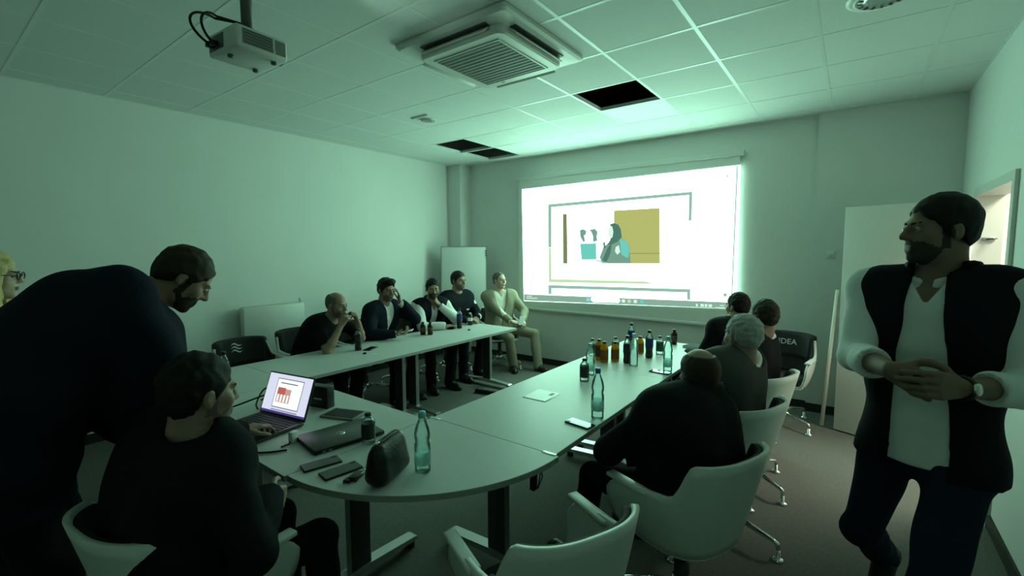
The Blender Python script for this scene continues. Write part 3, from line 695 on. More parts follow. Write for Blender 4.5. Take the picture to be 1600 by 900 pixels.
# ------------------------------------------------------------------ phones and papers
def phone(label, x, y, rz, face='glassblack', sx=0.037, sy=0.077, case=True):
    t = thing('smartphone', label, 'phone', (x, y, TZ), rz, 'phones on the tables')
    obj('phone_body', MB().rbox(-sx, sx, -sy, sy, 0, 0.009, 0.0035), 'blackplastic', t)
    obj('phone_face', MB().box(-sx+0.003, sx-0.003, -sy+0.003, sy-0.003, 0.0088, 0.0094), face, t)
    obj('camera_bump', MB().rbox(-sx+0.006, -sx+0.022, sy-0.03, sy-0.008, 0.0092, 0.0105, 0.0005, seg=1), 'glassblack', t)
    return t
phone('dark phone lying left of its twin by the closed laptop', -1.825, 1.05, -0.25, 'phoneback', 0.038, 0.08)
phone('dark phone lying right of its twin beside the black pouch', -1.70, 1.065, -0.15, 'phoneback', 0.04, 0.082)
phone('phone with a shining screen beside the blue-capped water bottle', -1.135, 2.13, 1.42)
phone('phone with a shining screen under the teal bottle on the far right table', -1.135, 3.41, 1.45)
phone('phone lying beside the bald man\'s cola bottle', -3.63, 2.63, 0.4)
phone('phone lying beside the dark cola bottle of the sweater man', -3.80, 3.9, 0.5)
nb = thing('notebook', 'dark notebook with pale pages at the far end of the right table', 'notebook', (-1.17, 4.5, TZ), 1.3)
obj('pages', MB().box(-0.1, 0.1, -0.07, 0.07, 0.003, 0.018), 'paper', nb)
obj('book_cover', MB().box(-0.103, 0.103, -0.073, 0.073, 0, 0.003).box(-0.103, 0.103, -0.073, 0.073, 0.018, 0.021), 'cover', nb)
for (x, y, lab) in ((-3.50, 2.47, 'bottle cap lying on the table before the bald T-shirt man'), (-3.55, 3.93, 'bottle cap lying on the table before the sweater man')):
    t = tag(obj('screw_cap', MB().lathe([(0.0155, 0), (0.0155, 0.012), (0.0135, 0.014)], 14), 'capblack', None, (x, y, TZ)), lab, 'cap')
    tag(obj('paper_scrap', MB().box(-0.02, 0.02, -0.012, 0.012, 0, 0.001), 'paper', None, (x+0.07, y+0.06, TZ), 0.5), 'tiny white paper scrap next to the '+lab.replace(' lying on the table', ''), 'paper')

# ------------------------------------------------------------------ open laptop
LZ = TZ
lp = thing('open_laptop', 'open black laptop showing a white slide page', 'laptop', (-2.47, 1.09, TZ), 0.17)
obj('base', MB().rbox(-0.185, 0.185, -0.15, 0.12, 0.003, 0.02, 0.004), 'laptopgrey', lp)
kb = obj('keyboard', MB().box(-0.165, 0.165, -0.02, 0.10, 0.02, 0.0206), 'blackplastic', lp)
key = MB().rbox(-0.0105, 0.0105, -0.0095, 0.0095, 0.0206, 0.0225, 0.0008, seg=1).mesh('key', 'blackplastic')
for a in range(13):
    for b in range(5): link('key', key, kb, (-0.152+0.0253*a, -0.008+0.0235*b, 0))
obj('touchpad', MB().box(-0.055, 0.055, -0.125, -0.04, 0.0198, 0.0206), 'greyplastic', lp)
LT = Matrix.Translation((0, 0.122, 0.018)) @ Matrix.Rotation(-0.36, 4, 'X')
obj('lid', MB().rbox(-0.185, 0.185, -0.003, 0.006, 0.0, 0.235, 0.003).xf(LT), 'laptopgrey', lp)
obj('hinge', MB().tube([(-0.15, 0.12, 0.018), (0.15, 0.12, 0.018)], 0.006, 8), 'blackplastic', lp)
emat('lap_white', (0.78, 0.82, 1.0), LAPTOP_L); emat('lap_page', (0.95, 1.0, 1.0), LAPTOP_L*1.15); emat('lap_red', (0.62, 0.16, 0.12), 0.8)
emat('lap_pink', (0.75, 0.42, 0.36), 0.8); emat('lap_bar', (0.10, 0.07, 0.35), 0.6); emat('lap_line', (0.12, 0.14, 0.2), 0.6)
def lap(name, x0, x1, z0, z1, m, k=1): return obj(name, MB().add([(x0, -0.0034-0.0003*k, z0), (x1, -0.0034-0.0003*k, z0), (x1, -0.0034-0.0003*k, z1), (x0, -0.0034-0.0003*k, z1)], [(0, 1, 2, 3)]).xf(LT), m, dsp if k > 0 else lp)
dsp = lap('display', -0.177, 0.177, 0.014, 0.227, 'lap_white', 0)
lap('taskbar', -0.177, 0.177, 0.014, 0.026, 'lap_bar'); lap('page_frame', -0.10, 0.115, 0.045, 0.205, 'lap_line'); lap('page', -0.096, 0.111, 0.049, 0.201, 'lap_page', 2)
lap('photo', -0.08, 0.03, 0.075, 0.15, 'lap_pink', 3); lap('photo_banner', -0.08, -0.015, 0.115, 0.155, 'lap_red', 4)
for k in range(4): lap('photo_figure', -0.072+0.026*k, -0.058+0.026*k, 0.078, 0.118, 'lap_page', 5)
lap('heading', -0.07, 0.07, 0.178, 0.183, 'lap_line', 3); lap('page_frame', -0.10, 0.115, 0.030, 0.034, 'lap_line', 2)
# closed laptop with round emblem
l2 = thing('closed_laptop', 'closed dark laptop with a round emblem on its lid', 'laptop', (-2.02, 1.27, TZ), -0.16)
obj('base', MB().rbox(-0.125, 0.125, -0.175, 0.175, 0.003, 0.014, 0.003), 'blackplastic', l2)
obj('lid', MB().rbox(-0.125, 0.125, -0.175, 0.175, 0.0145, 0.022, 0.003), 'laptopgrey', l2)
lg = obj('emblem', MB().lathe([(0.022, 0.022), (0.022, 0.0226)], 28), 'aluframe', l2)
obj('emblem_letters', text_mb('hp', 0.03).xf(Matrix.Translation((0, 0, 0.0232)) @ Matrix.Rotation(-PI/2, 4, 'Z')), 'laptopgrey', lg)
for k in range(2): obj('port', MB().box(0.1245, 0.1258, -0.14+0.03*k, -0.125+0.03*k, 0.006, 0.011), 'silver', l2)
bb = thing('tissue_box', 'upright black box standing behind the open laptop lid', 'box', (-2.52, 1.47, TZ), 0.25)
obj('box_body', MB().rbox(-0.07, 0.07, -0.03, 0.03, 0, 0.13, 0.004), 'blackplastic', bb)
obj('box_label', MB().box(-0.03, 0.03, -0.0312, -0.0298, 0.05, 0.06), 'aluframe', bb)
tb = thing('planner', 'dark ring planner with pale border behind the closed laptop', 'planner', (-2.28, 1.46, TZ), 0.35)
obj('pages', MB().rbox(-0.11, 0.11, -0.07, 0.07, 0, 0.012, 0.003), 'acgrille', tb)
obj('book_cover', MB().box(-0.095, 0.095, -0.055, 0.055, 0.012, 0.0135), 'cover', tb)
ch = thing('white_dongle', 'small white adapter standing between the two laptops', 'adapter', (-2.155, 1.10, TZ), 0.3)
obj('body', MB().rbox(-0.013, 0.013, -0.02, 0.02, 0, 0.055, 0.004), 'whiteplastic', ch)
obj('cord', MB().tube([(0, -0.018, 0.01), (0.005, -0.03, 0.004), (0.0, -0.05, 0.004), (-0.005, -0.07, 0.004)], 0.0035, 6), 'rubber', ch)
for k, pts in enumerate(([(-2.70, 1.18, 0.03), (-2.8, 1.22, 0.035), (-2.86, 1.3, 0.09), (-2.75, 1.36, 0.11), (-2.68, 1.3, 0.06), (-2.64, 1.22, 0.03)],
                         [(-2.9, 1.02, 0.006), (-2.8, 1.12, 0.05), (-2.74, 1.22, 0.085), (-2.8, 1.32, 0.07), (-2.92, 1.3, 0.006)],
                         [(-2.22, 0.915, 0.006), (-2.17, 0.93, 0.006), (-2.12, 0.97, 0.006), (-2.08, 1.03, 0.006)])):
    P = [Vector(p)+Vector((0, 0, TZ)) for p in pts]; Q = []
    for i in range(len(P)-1):
        p0, p1, p2, p3 = P[max(0, i-1)], P[i], P[i+1], P[min(len(P)-1, i+2)]
        for s in range(6):
            t = s/6; Q.append(0.5*((2*p1)+(p2-p0)*t+(2*p0-5*p1+4*p2-p3)*t*t+(3*p1-p0-3*p2+p3)*t*t*t))
    Q.append(P[-1])
    tag(obj('loose_cable', MB().tube(Q, 0.005, 8), 'rubber'), ('black cable looping up beside the open laptop hinge', 'black cable coiled on the table left of the open laptop', 'black cable lying along the table edge in front of the laptop')[k], 'cable', 'cables around the laptop')
ps = thing('power_brick', 'black power brick behind the left side of the open laptop', 'power brick', (-2.72, 1.30, TZ), 0.3)
obj('body', MB().rbox(-0.07, 0.07, -0.03, 0.03, 0, 0.03, 0.006), 'blackplastic', ps)
obj('cord_stub', MB().tube([(0.07, 0, 0.015), (0.09, 0, 0.015)], 0.006, 8), 'rubber', ps)
# ------------------------------------------------------------------ figures: signed-distance bodies meshed as one surface
V3 = lambda *a: np.array(a, float)
def nrm(v): return v/max(1e-9, np.linalg.norm(v))
class Field:
    def __init__(s): s.p = []
    def cap(s, a, b, ra, rb=None, k=0.02, op='u'):
        rb = ra if rb is None else rb; a = np.asarray(a, float); b = np.asarray(b, float); r = max(ra, rb)
        def fn(P):
            ba = b-a; L = max(1e-12, ba@ba); t = np.clip(((P-a)@ba)/L, 0, 1)
            return np.linalg.norm(P-a-t[..., None]*ba, axis=-1)-(ra+(rb-ra)*t)
        s.p.append((fn, np.minimum(a, b)-r, np.maximum(a, b)+r, k, op)); return s
    def ell(s, c, R, rad, k=0.02, op='u'):
        c = np.asarray(c, float); rad = np.asarray(rad, float); m = rad.max()
        def fn(P):
            q = (P-c)@R; k0 = np.linalg.norm(q/rad, axis=-1); k1 = np.linalg.norm(q/rad**2, axis=-1)
            return k0*(k0-1)/np.maximum(k1, 1e-6)
        s.p.append((fn, c-m, c+m, k, op)); return s
    def fn(s, f, lo, hi, k=0.01, op='s'):
        s.p.append((f, np.asarray(lo, float), np.asarray(hi, float), k, op)); return s
    def mesh(s, res, pad=0.0):
        us = [q for q in s.p if q[4] == 'u']
        lo = np.min([q[1] for q in us], 0)-0.03; hi = np.max([q[2] for q in us], 0)+0.03
        n = np.ceil((hi-lo)/res).astype(int)+1
        F = np.full(n, 0.08, np.float32)
        ax = [lo[i]+res*np.arange(n[i]) for i in range(3)]
        for f, l, h, k, op in s.p:
            e = k+2*res
            i0 = np.clip(np.floor((l-e-lo)/res).astype(int), 0, n-1); i1 = np.clip(np.ceil((h+e-lo)/res).astype(int)+1, 1, n)
            if np.any(i1 <= i0): continue
            g = np.stack(np.meshgrid(*[ax[d][i0[d]:i1[d]] for d in range(3)], indexing='ij'), -1)
            d = f(g); sl = tuple(slice(i0[q], i1[q]) for q in range(3)); A = F[sl]
            if op == 'u':
                hh = np.clip(0.5+0.5*(A-d)/k, 0, 1); F[sl] = A*(1-hh)+d*hh-k*hh*(1-hh)
            else:
                d = -d; hh = np.clip(0.5-0.5*(A-d)/k, 0, 1); F[sl] = A*(1-hh)+d*hh+k*hh*(1-hh)
        return nets(F, lo, res)
CORN = np.array([(i, j, k) for i in (0, 1) for j in (0, 1) for k in (0, 1)])
EDGES = [(a, b) for a in range(8) for b in range(a+1, 8) if np.abs(CORN[a]-CORN[b]).sum() == 1]
def nets(F, lo, res):
    ins = F < 0
    c = np.zeros(np.array(F.shape)-1, np.uint8)
    for i, j, k in CORN: c += ins[i:F.shape[0]-1+i, j:F.shape[1]-1+j, k:F.shape[2]-1+k]
    act = (c > 0) & (c < 8); idx = np.argwhere(act); N = len(idx)
    ids = np.full(c.shape, -1, np.int64); ids[act] = np.arange(N)
    val = np.stack([F[idx[:, 0]+i, idx[:, 1]+j, idx[:, 2]+k] for i, j, k in CORN], 1)
    acc = np.zeros((N, 3)); cnt = np.zeros(N)
    for a, b in EDGES:
        va, vb = val[:, a], val[:, b]; m = (va < 0) != (vb < 0)
        t = np.where(m, va/np.where(m, va-vb, 1), 0)
        acc += np.where(m[:, None], CORN[a]+t[:, None]*(CORN[b]-CORN[a]), 0); cnt += m
    V = lo+res*(idx+acc/np.maximum(cnt, 1)[:, None])
    Q = []
    for ax in range(3):
        a1, a2 = (ax+1) % 3, (ax+2) % 3
        s0 = [slice(None)]*3; s1 = [slice(None)]*3; s0[ax] = slice(0, -1); s1[ax] = slice(1, None)
        A, B = ins[tuple(s0)], ins[tuple(s1)]; e = np.argwhere(A != B)
        e = e[(e[:, a1] > 0) & (e[:, a2] > 0) & (e[:, a1] < F.shape[a1]-1) & (e[:, a2] < F.shape[a2]-1)]
        flip = A[e[:, 0], e[:, 1], e[:, 2]]
        d1 = np.zeros(3, int); d1[a1] = 1; d2 = np.zeros(3, int); d2[a2] = 1
        g = lambda o: ids[tuple((e-o).T)]
        q = np.stack([g(d1+d2), g(d2), g(0*d1), g(d1)], 1)
        q[~flip] = q[~flip][:, ::-1]; Q.append(q)
    Q = np.concatenate(Q); Q = Q[(Q >= 0).all(1)]
    return V, Q
def vnormals(V, Q):
    n = np.cross(V[Q[:, 2]]-V[Q[:, 0]], V[Q[:, 3]]-V[Q[:, 1]]); o = np.zeros_like(V)
    for k in range(4): np.add.at(o, Q[:, k], n)
    return o/np.maximum(np.linalg.norm(o, axis=1, keepdims=True), 1e-9)
def relax(V, Q, it=1, w=0.5):
    for _ in range(it):
        s = np.zeros_like(V); c = np.zeros(len(V))
        for k in range(4):
            np.add.at(s, Q[:, k], V[Q[:, (k+1) % 4]]); np.add.at(c, Q[:, k], 1)
        V = V*(1-w)+w*s/np.maximum(c, 1)[:, None]
    return V
def wrinkle(V, Q, amp, freq, seed):
    rs = np.random.RandomState(seed); d = np.zeros(len(V))
    for i in range(7):
        k = rs.normal(size=3); k /= np.linalg.norm(k); f = freq*rs.uniform(0.5, 1.6)
        d += np.sin(V@(k*f)+rs.uniform(0, 6)+1.5*np.sin(V@(rs.normal(size=3)*freq*0.3)))
    return V+vnormals(V, Q)*(amp*d/2.6)[:, None]
def mesh_obj(name, V, Q, mats, parent, mi=None):
    me = bpy.data.meshes.new(name); me.vertices.add(len(V)); me.vertices.foreach_set('co', V.astype(np.float32).ravel())
    me.loops.add(Q.size); me.loops.foreach_set('vertex_index', Q.astype(np.int32).ravel())
    me.polygons.add(len(Q)); me.polygons.foreach_set('loop_start', np.arange(0, Q.size, 4, dtype=np.int32)); me.polygons.foreach_set('loop_total', np.full(len(Q), 4, np.int32))
    for m in mats: me.materials.append(M[m])
    me.polygons.foreach_set('use_smooth', np.ones(len(Q), bool))
    if mi is not None: me.polygons.foreach_set('material_index', mi.astype(np.int32))
    me.update(calc_edges=True); me.validate()
    return link(name, me, parent)

mat('skin', (0.31, 0.19, 0.14), 0.55, var=0.06, scale=30, spec=0.35)
mat('skin_pale', (0.52, 0.35, 0.27), 0.55, var=0.06, scale=30, spec=0.35)
mat('stubble', (0.15, 0.10, 0.08), 0.7, var=0.2, scale=120)
mat('beard', (0.035, 0.025, 0.02), 0.85, var=0.3, scale=150)
mat('lips', (0.10, 0.05, 0.04), 0.6)
mat('skin_deep', (0.20, 0.125, 0.09), 0.6, var=0.06, scale=30, spec=0.3)
mat('hair_black', (0.010, 0.009, 0.008), 0.6, bump=0.6, bscale=250, spec=0.2)
mat('hair_brown', (0.035, 0.024, 0.016), 0.6, bump=0.6, bscale=250, spec=0.2)
mat('hair_grey', (0.36, 0.36, 0.35), 0.7, var=0.2, scale=120, bump=0.6, bscale=250, spec=0.2)
mat('hair_short_grey', (0.13, 0.12, 0.11), 0.7, var=0.2, scale=120, spec=0.2)
mat('hair_blonde', (0.55, 0.42, 0.20), 0.55, var=0.15, scale=60, bump=0.6, bscale=200, spec=0.2)
mat('eye_white', (0.30, 0.29, 0.28), 0.4); mat('iris', (0.02, 0.015, 0.01), 0.2)
mat('suit_black', (0.009, 0.010, 0.012), 0.85, bump=0.2, bscale=500, spec=0.08)
mat('suit_navy', (0.010, 0.013, 0.022), 0.85, bump=0.2, bscale=500, spec=0.08)
mat('suit_grey', (0.06, 0.062, 0.06), 0.85, bump=0.2, bscale=500, spec=0.08)
mat('suit_tan', (0.30, 0.27, 0.20), 0.85, bump=0.2, bscale=500, spec=0.08)
mat('knit_dark', (0.012, 0.014, 0.018), 0.9, bump=0.3, bscale=300, spec=0.08)
mat('tshirt_black', (0.008, 0.008, 0.009), 0.9, spec=0.08)
mat('shirt_white', (0.70, 0.71, 0.70), 0.8, bump=0.15, bscale=400, spec=0.08)
mat('shirt_cream', (0.74, 0.71, 0.62), 0.8, spec=0.08)
mat('vest_navy', (0.008, 0.009, 0.013), 0.75, bump=0.3, bscale=60, spec=0.08)
mat('denim', (0.012, 0.018, 0.035), 0.9, bump=0.2, bscale=500, spec=0.08)
mat('trouser_tan', (0.27, 0.24, 0.175), 0.85, spec=0.08)
mat('shoe_black', (0.010, 0.009, 0.009), 0.45)
mat('watch', (0.6, 0.6, 0.55), 0.2, 0.9)

def ik(Sx, Tx, l1, l2, pole):
    d = Tx-Sx; L = np.linalg.norm(d)
    if L > 0.995*(l1+l2): Tx = Sx+d/L*0.995*(l1+l2); d = Tx-Sx; L = np.linalg.norm(d)
    u = d/L; a = (l1*l1-l2*l2+L*L)/(2*L); h = math.sqrt(max(0, l1*l1-a*a))
    p = np.asarray(pole, float); p = p-u*(p@u); p = nrm(p)
    return Sx+u*a+p*h, Tx
def rotm(yaw, pitch, roll):
    y, p, r = map(math.radians, (yaw, pitch, roll))
    Rz = np.array([[math.cos(y), -math.sin(y), 0], [math.sin(y), math.cos(y), 0], [0, 0, 1]])
    Rx = np.array([[1, 0, 0], [0, math.cos(-p), -math.sin(-p)], [0, math.sin(-p), math.cos(-p)]])
    Ry = np.array([[math.cos(r), 0, math.sin(r)], [0, 1, 0], [-math.sin(r), 0, math.cos(r)]])
    return Rz @ Rx @ Ry
HAIRLINES = {   # head-local hairline height against y (back .. front)
    'short': ([-0.13, -0.08, -0.03, 0.0, 0.02, 0.05, 0.075, 0.12], [-0.055, -0.05, -0.02, -0.012, 0.022, 0.045, 0.066, 0.08]),
    'receding': ([-0.13, -0.08, -0.03, 0.0, 0.015, 0.04, 0.07, 0.12], [-0.055, -0.05, -0.02, -0.012, 0.03, 0.07, 0.098, 0.15]),
    'crop': ([-0.13, -0.08, -0.03, 0.0, 0.02, 0.05, 0.075, 0.12], [-0.045, -0.04, -0.01, 0.0, 0.03, 0.05, 0.07, 0.085])}
def person(label, x, y, face, spec):
    sp = spec; H = sp.get('H', 1.76); s = H/1.76; g = sp.get('girth', 1.0); res = sp.get('res', 0.008); cres = sp.get('cres', 0.011)
    rz = face_rot(*face); c_, s_ = math.cos(rz), math.sin(rz)
    def L(p):   # world point -> local
        dx, dy = p[0]-x, p[1]-y; return V3(c_*dx+s_*dy, -s_*dx+c_*dy, p[2])
    def D(v): return V3(c_*v[0]+s_*v[1], -s_*v[0]+c_*v[1], v[2])
    t = thing('person', label, 'person', (x, y, 0), rz)
    pel = L(sp['pelvis']); nek = L(sp['neck']); ax = nek-pel; sl = np.linalg.norm(ax); up = ax/sl
    ty = math.radians(sp.get('twist', 0)); side0 = V3(1, 0, 0)
    side_s = V3(math.cos(ty), math.sin(ty), 0); side_s = nrm(side_s-up*(side_s@up)); front_s = np.cross(up, side_s)
    side_h = V3(1, 0, 0); front_h = nrm(V3(0, 1, 0))
    bow = sp.get('bow', 0.0)
    def spine(tt): return pel+ax*tt - front_s*(bow*4*tt*(1-tt))
    # stations: t, half width, radius
    tp = sp.get('taper', 1.0)
    ST = [(-0.06, 0.075, 0.108-0.02*(tp-1)*3), (0.10, 0.070, 0.108-0.02*(tp-1)*3), (0.34, 0.060*tp, 0.105+0.012*(g-1)*8), (0.58, 0.070*tp, 0.112), (0.78, 0.090*tp, 0.108), (0.92, 0.125*tp, 0.066)]
    def torso(F, e, k=0.05, lo=-1, hi=2):
        for q, hw, r in ST:
            if q < lo or q > hi: continue
            c = spine(q); f = min(1, max(0, q)); sd = nrm(side_h*(1-f)+side_s*f)
            F.cap(c-sd*hw*s*g, c+sd*hw*s*g, r*s*(1+(g-1)*0.9)+e, k=k)
    shw = 0.178*s*(1+(g-1)*0.5)*(1+(tp-1)*0.6)
    sh = {d: spine(0.90)+side_s*shw*d + V3(*sp.get('shrug'+('R' if d > 0 else 'L'), (0, 0, 0))) for d in (1, -1)}
    l1, l2 = 0.295*s, 0.262*s; arm = {}
    for d, n in ((1, 'R'), (-1, 'L')):
        tgt = L(sp['hand'+n]); pole = D(sp['pole'+n]) if ('pole'+n) in sp else V3(0.6*d, -0.5, -0.6)
        el, wr = ik(sh[d], tgt, l1, l2, pole); arm[d] = (sh[d], el, wr)
    hip = {d: pel+side_h*0.092*s*d+V3(0, 0, -0.01) for d in (1, -1)}; leg = {}
    m1, m2 = 0.44*s, 0.43*s
    for d, n in ((1, 'R'), (-1, 'L')):
        tgt = L(sp['foot'+n]); pole = D(sp['knee'+n]) if ('knee'+n) in sp else V3(0.15*d, 1, 0.3)
        kn, an = ik(hip[d], tgt, m1, m2, pole); leg[d] = (hip[d], kn, an)
    # head
    hy, hp, hr = sp.get('head', (0, 0, 0)); RH = rotm(hy, hp, hr)
    hc = L(sp['headc']) if 'headc' in sp else nek+up*0.07*s+RH @ V3(0, 0.02, 0.10)*s
    hs = s*sp.get('hscale', 1.0)
    hw = lambda *p: hc+RH @ (V3(*p)*hs)
    B = Field(); torso(B, -0.006)
    neckb = spine(0.97); B.cap(neckb, hw(0, -0.03, -0.06), 0.058*s*(1+(g-1)*0.5), 0.054*s, k=0.035)
    B.cap(spine(0.93)-side_s*0.09*s, hw(0, -0.035, -0.11), 0.030*s, 0.032*s, k=0.04); B.cap(spine(0.93)+side_s*0.09*s, hw(0, -0.035, -0.11), 0.030*s, 0.032*s, k=0.04)
    for d in (1, -1):
        a, b, c = arm[d]; B.cap(a, a, 0.056*s, k=0.05).cap(a, b, 0.048*s, 0.039*s, k=0.03)
        mid = b+(c-b)*0.3; B.cap(b, mid, 0.038*s, 0.039*s, k=0.02).cap(mid, c, 0.039*s, 0.026*s, k=0.02)
        a, b, c = leg[d]; B.cap(a, b, 0.08*s, 0.052*s, k=0.04).cap(b, c, 0.052*s, 0.032*s, k=0.02)
        cf = b+(c-b)*0.3-nrm(np.cross(np.cross(c-b, V3(0, 1, 0)), c-b))*0.0; B.cap(cf, b+(c-b)*0.45, 0.054*s, 0.05*s, k=0.03)
        fd = D(sp['toe'+('R' if d > 0 else 'L')]) if ('toe'+('R' if d > 0 else 'L')) in sp else V3(0.12*d, 1, 0)
        fd = nrm(fd); B.cap(c, c+fd*0.13*s-nrm(np.cross(nrm(np.cross(fd, V3(0, 0, 1))), fd))*0.055*s, 0.030*s, 0.018*s, k=0.01)
    # head shape
    E = np.eye(3)
    B.ell(hw(0, -0.014, 0.036), RH, V3(0.074, 0.094, 0.084)*hs, k=0.02)
    B.ell(hw(0, 0.022, -0.030), RH, V3(0.060, 0.068, 0.080)*hs, k=0.02)
    B.ell(hw(0, 0.034, -0.072), RH, V3(0.047, 0.047, 0.036)*hs, k=0.02).ell(hw(0, 0.070, -0.095), RH, V3(0.02, 0.018, 0.017)*hs, k=0.02)
    B.cap(hw(-0.034, 0.076, 0.024), hw(0.034, 0.076, 0.024), 0.012*hs, k=0.015)
    for d in (1, -1):
        B.ell(hw(0.043*d, 0.056, -0.018), RH, V3(0.022, 0.022, 0.024)*hs, k=0.02)
        B.cap(hw(0.031*d, 0.104, 0.006), hw(0.031*d, 0.104, 0.006), 0.019*hs, k=0.012, op='s')
        B.ell(hw(0.076*d, -0.012, -0.004), RH, V3(0.010, 0.019, 0.030)*hs, k=0.006)
        B.ell(hw(0.088*d, -0.006, 0.0), RH, V3(0.008, 0.010, 0.016)*hs, k=0.004, op='s')
    B.cap(hw(0, 0.086, 0.018), hw(0, 0.106, -0.020), 0.008*hs, 0.0125*hs, k=0.01)
    for d in (1, -1): B.cap(hw(0.010*d, 0.096, -0.024), hw(0.011*d, 0.094, -0.024), 0.009*hs, k=0.006)
    B.cap(hw(-0.019, 0.083, -0.053), hw(0.019, 0.083, -0.053), 0.0085*hs, k=0.008).cap(hw(-0.016, 0.083, -0.066), hw(0.016, 0.083, -0.066), 0.0085*hs, k=0.008)
    # hands
    hinfo = {}
    for d, n in ((1, 'R'), (-1, 'L')):
        a, b, c = arm[d]; hd = sp.get('hd'+n); u = nrm(D(hd)) if hd is not None else nrm(c-b)
        pn = D(sp['palm'+n]) if ('palm'+n) in sp else V3(0, 0, -1); pn = nrm(pn-u*(pn@u)); w = np.cross(pn, u)*(-1)
        tsgn = d*(1 if sp.get('thumbflip'+n) is None else -1)
        # thumb side: for a right hand, palm down, fingers forward the thumb points to the left
        w = np.cross(u, pn); th_dir = w*(1 if d > 0 else -1)
        curl = sp.get('curl'+n, (25, 30, 20)); hinfo[d] = (c, u, pn, th_dir)
        for f in range(4):
            off = (1.5-f)*0.0205*s      # index first, on the thumb side
            base = c+u*0.088*s*(1-0.05*abs(f-1))+th_dir*off
            B.cap(c+u*0.012*s+th_dir*off*0.6, base, 0.0135*s, 0.0115*s, k=0.012)
            ln = (0.042, 0.047, 0.043, 0.033)[f]*s; ang = 0; p = base
            for q, (sc, r) in enumerate(((1, 0.0098), (0.62, 0.0088), (0.5, 0.008))):
                ang += math.radians(curl[q]*(1+0.08*f)); dr = u*math.cos(ang)+pn*math.sin(ang)
                p2 = p+dr*ln*sc; B.cap(p, p2, r*s, (r-0.0008)*s, k=0.004); p = p2
        tb = c+u*0.022*s+th_dir*0.024*s+pn*0.004; t1 = tb+(u*0.55+th_dir*0.75+pn*0.25)*0.042*s; t2 = t1+nrm(u*0.85+th_dir*0.3+pn*0.35)*0.034*s; t3 = t2+nrm(u*0.9+th_dir*0.05+pn*0.4)*0.026*s
        B.cap(tb, t1, 0.0145*s, 0.011*s, k=0.01).cap(t1, t2, 0.0105*s, 0.0095*s, k=0.004).cap(t2, t3, 0.0095*s, 0.008*s, k=0.004)
    V, Q = B.mesh(res); V = relax(V, Q, 1, 0.3)
    ctr = V[Q].mean(1); hl = ((ctr-hc) @ RH)/hs
    mi = np.zeros(len(Q), int); xh, yh, zh = hl.T; inh = np.linalg.norm(hl, axis=1) < 0.16
    if sp.get('beard'):
        bz = np.interp(yh+0.2*np.abs(xh), [-0.02, 0.02, 0.05, 0.08, 0.12], [-0.03, -0.048, -0.056, -0.036, -0.034])
        bz = bz+0.004*np.sin(xh*400+yh*310)*np.sin(yh*520)
        mi[inh & (zh < bz) & (zh > -0.122) & (yh > 0.0+0.45*(-0.035-zh))] = 1
        mi[inh & (np.abs(yh-0.012-0.1*zh) < 0.013) & (zh < 0.012) & (zh > -0.06) & (np.abs(xh) > 0.04)] = 1
    mi[inh & (np.abs(xh) < 0.021) & (zh < -0.048+0.3*np.abs(xh)*0) & (zh > -0.071) & (yh > 0.085)] = 2
    body = mesh_obj('body', V, Q, [sp.get('skin', 'skin'), sp.get('beard') or 'stubble', 'lips'], t, mi)
    for d in (1, -1):
        e = hw(0.031*d, 0.0795, 0.006); ey = MB(); R4 = Matrix.Translation(e.tolist()) @ Matrix([list(r)+[0] for r in RH.tolist()]+[[0, 0, 0, 1]]) @ Matrix.Rotation(-PI/2, 4, 'X')
        rr = 0.0105*hs; pf = [(max(1e-4, rr*math.sin(a)), -rr*math.cos(a)) for a in np.linspace(0.02, PI-0.02, 9)]
        eo = obj('eye', ey.lathe(pf, 12).xf(R4), 'eye_white', body)
        obj('iris', MB().lathe([(0.0062*hs, rr*0.82), (0.0045*hs, rr*0.99), (0.001, rr*1.04)], 12).xf(R4), 'iris', body)
        Bq = Field().cap(hw(0.014*d, 0.090, 0.025), hw(0.046*d, 0.078, 0.029), 0.0052*hs, 0.0035*hs, k=0.004)
        v, q = Bq.mesh(0.004*hs); mesh_obj('eyebrow', v, q, [sp.get('brow', sp.get('hair', 'hair_black'))], body)
    if sp.get('glasses'):
        gm = MB()
        for d in (1, -1):
            ring = [Matrix([list(r)+[0] for r in RH.tolist()]+[[0, 0, 0, 1]]) @ Vector((0.032*d+0.024*math.cos(a), 0.102, 0.006+0.018*math.sin(a)))*hs+Vector(hc.tolist()) for a in np.linspace(0, 2*PI, 17)]
            gm.tube(ring, 0.0025, 6)
            gm.tube([hw(0.056*d, 0.1, 0.01).tolist(), hw(0.078*d, 0.06, 0.01).tolist(), hw(0.079*d, -0.01, 0.004).tolist()], 0.002, 6)
        gm.tube([hw(-0.009, 0.104, 0.008).tolist(), hw(0.009, 0.104, 0.008).tolist()], 0.002, 6)
        obj('glasses', gm, 'blackplastic', t)
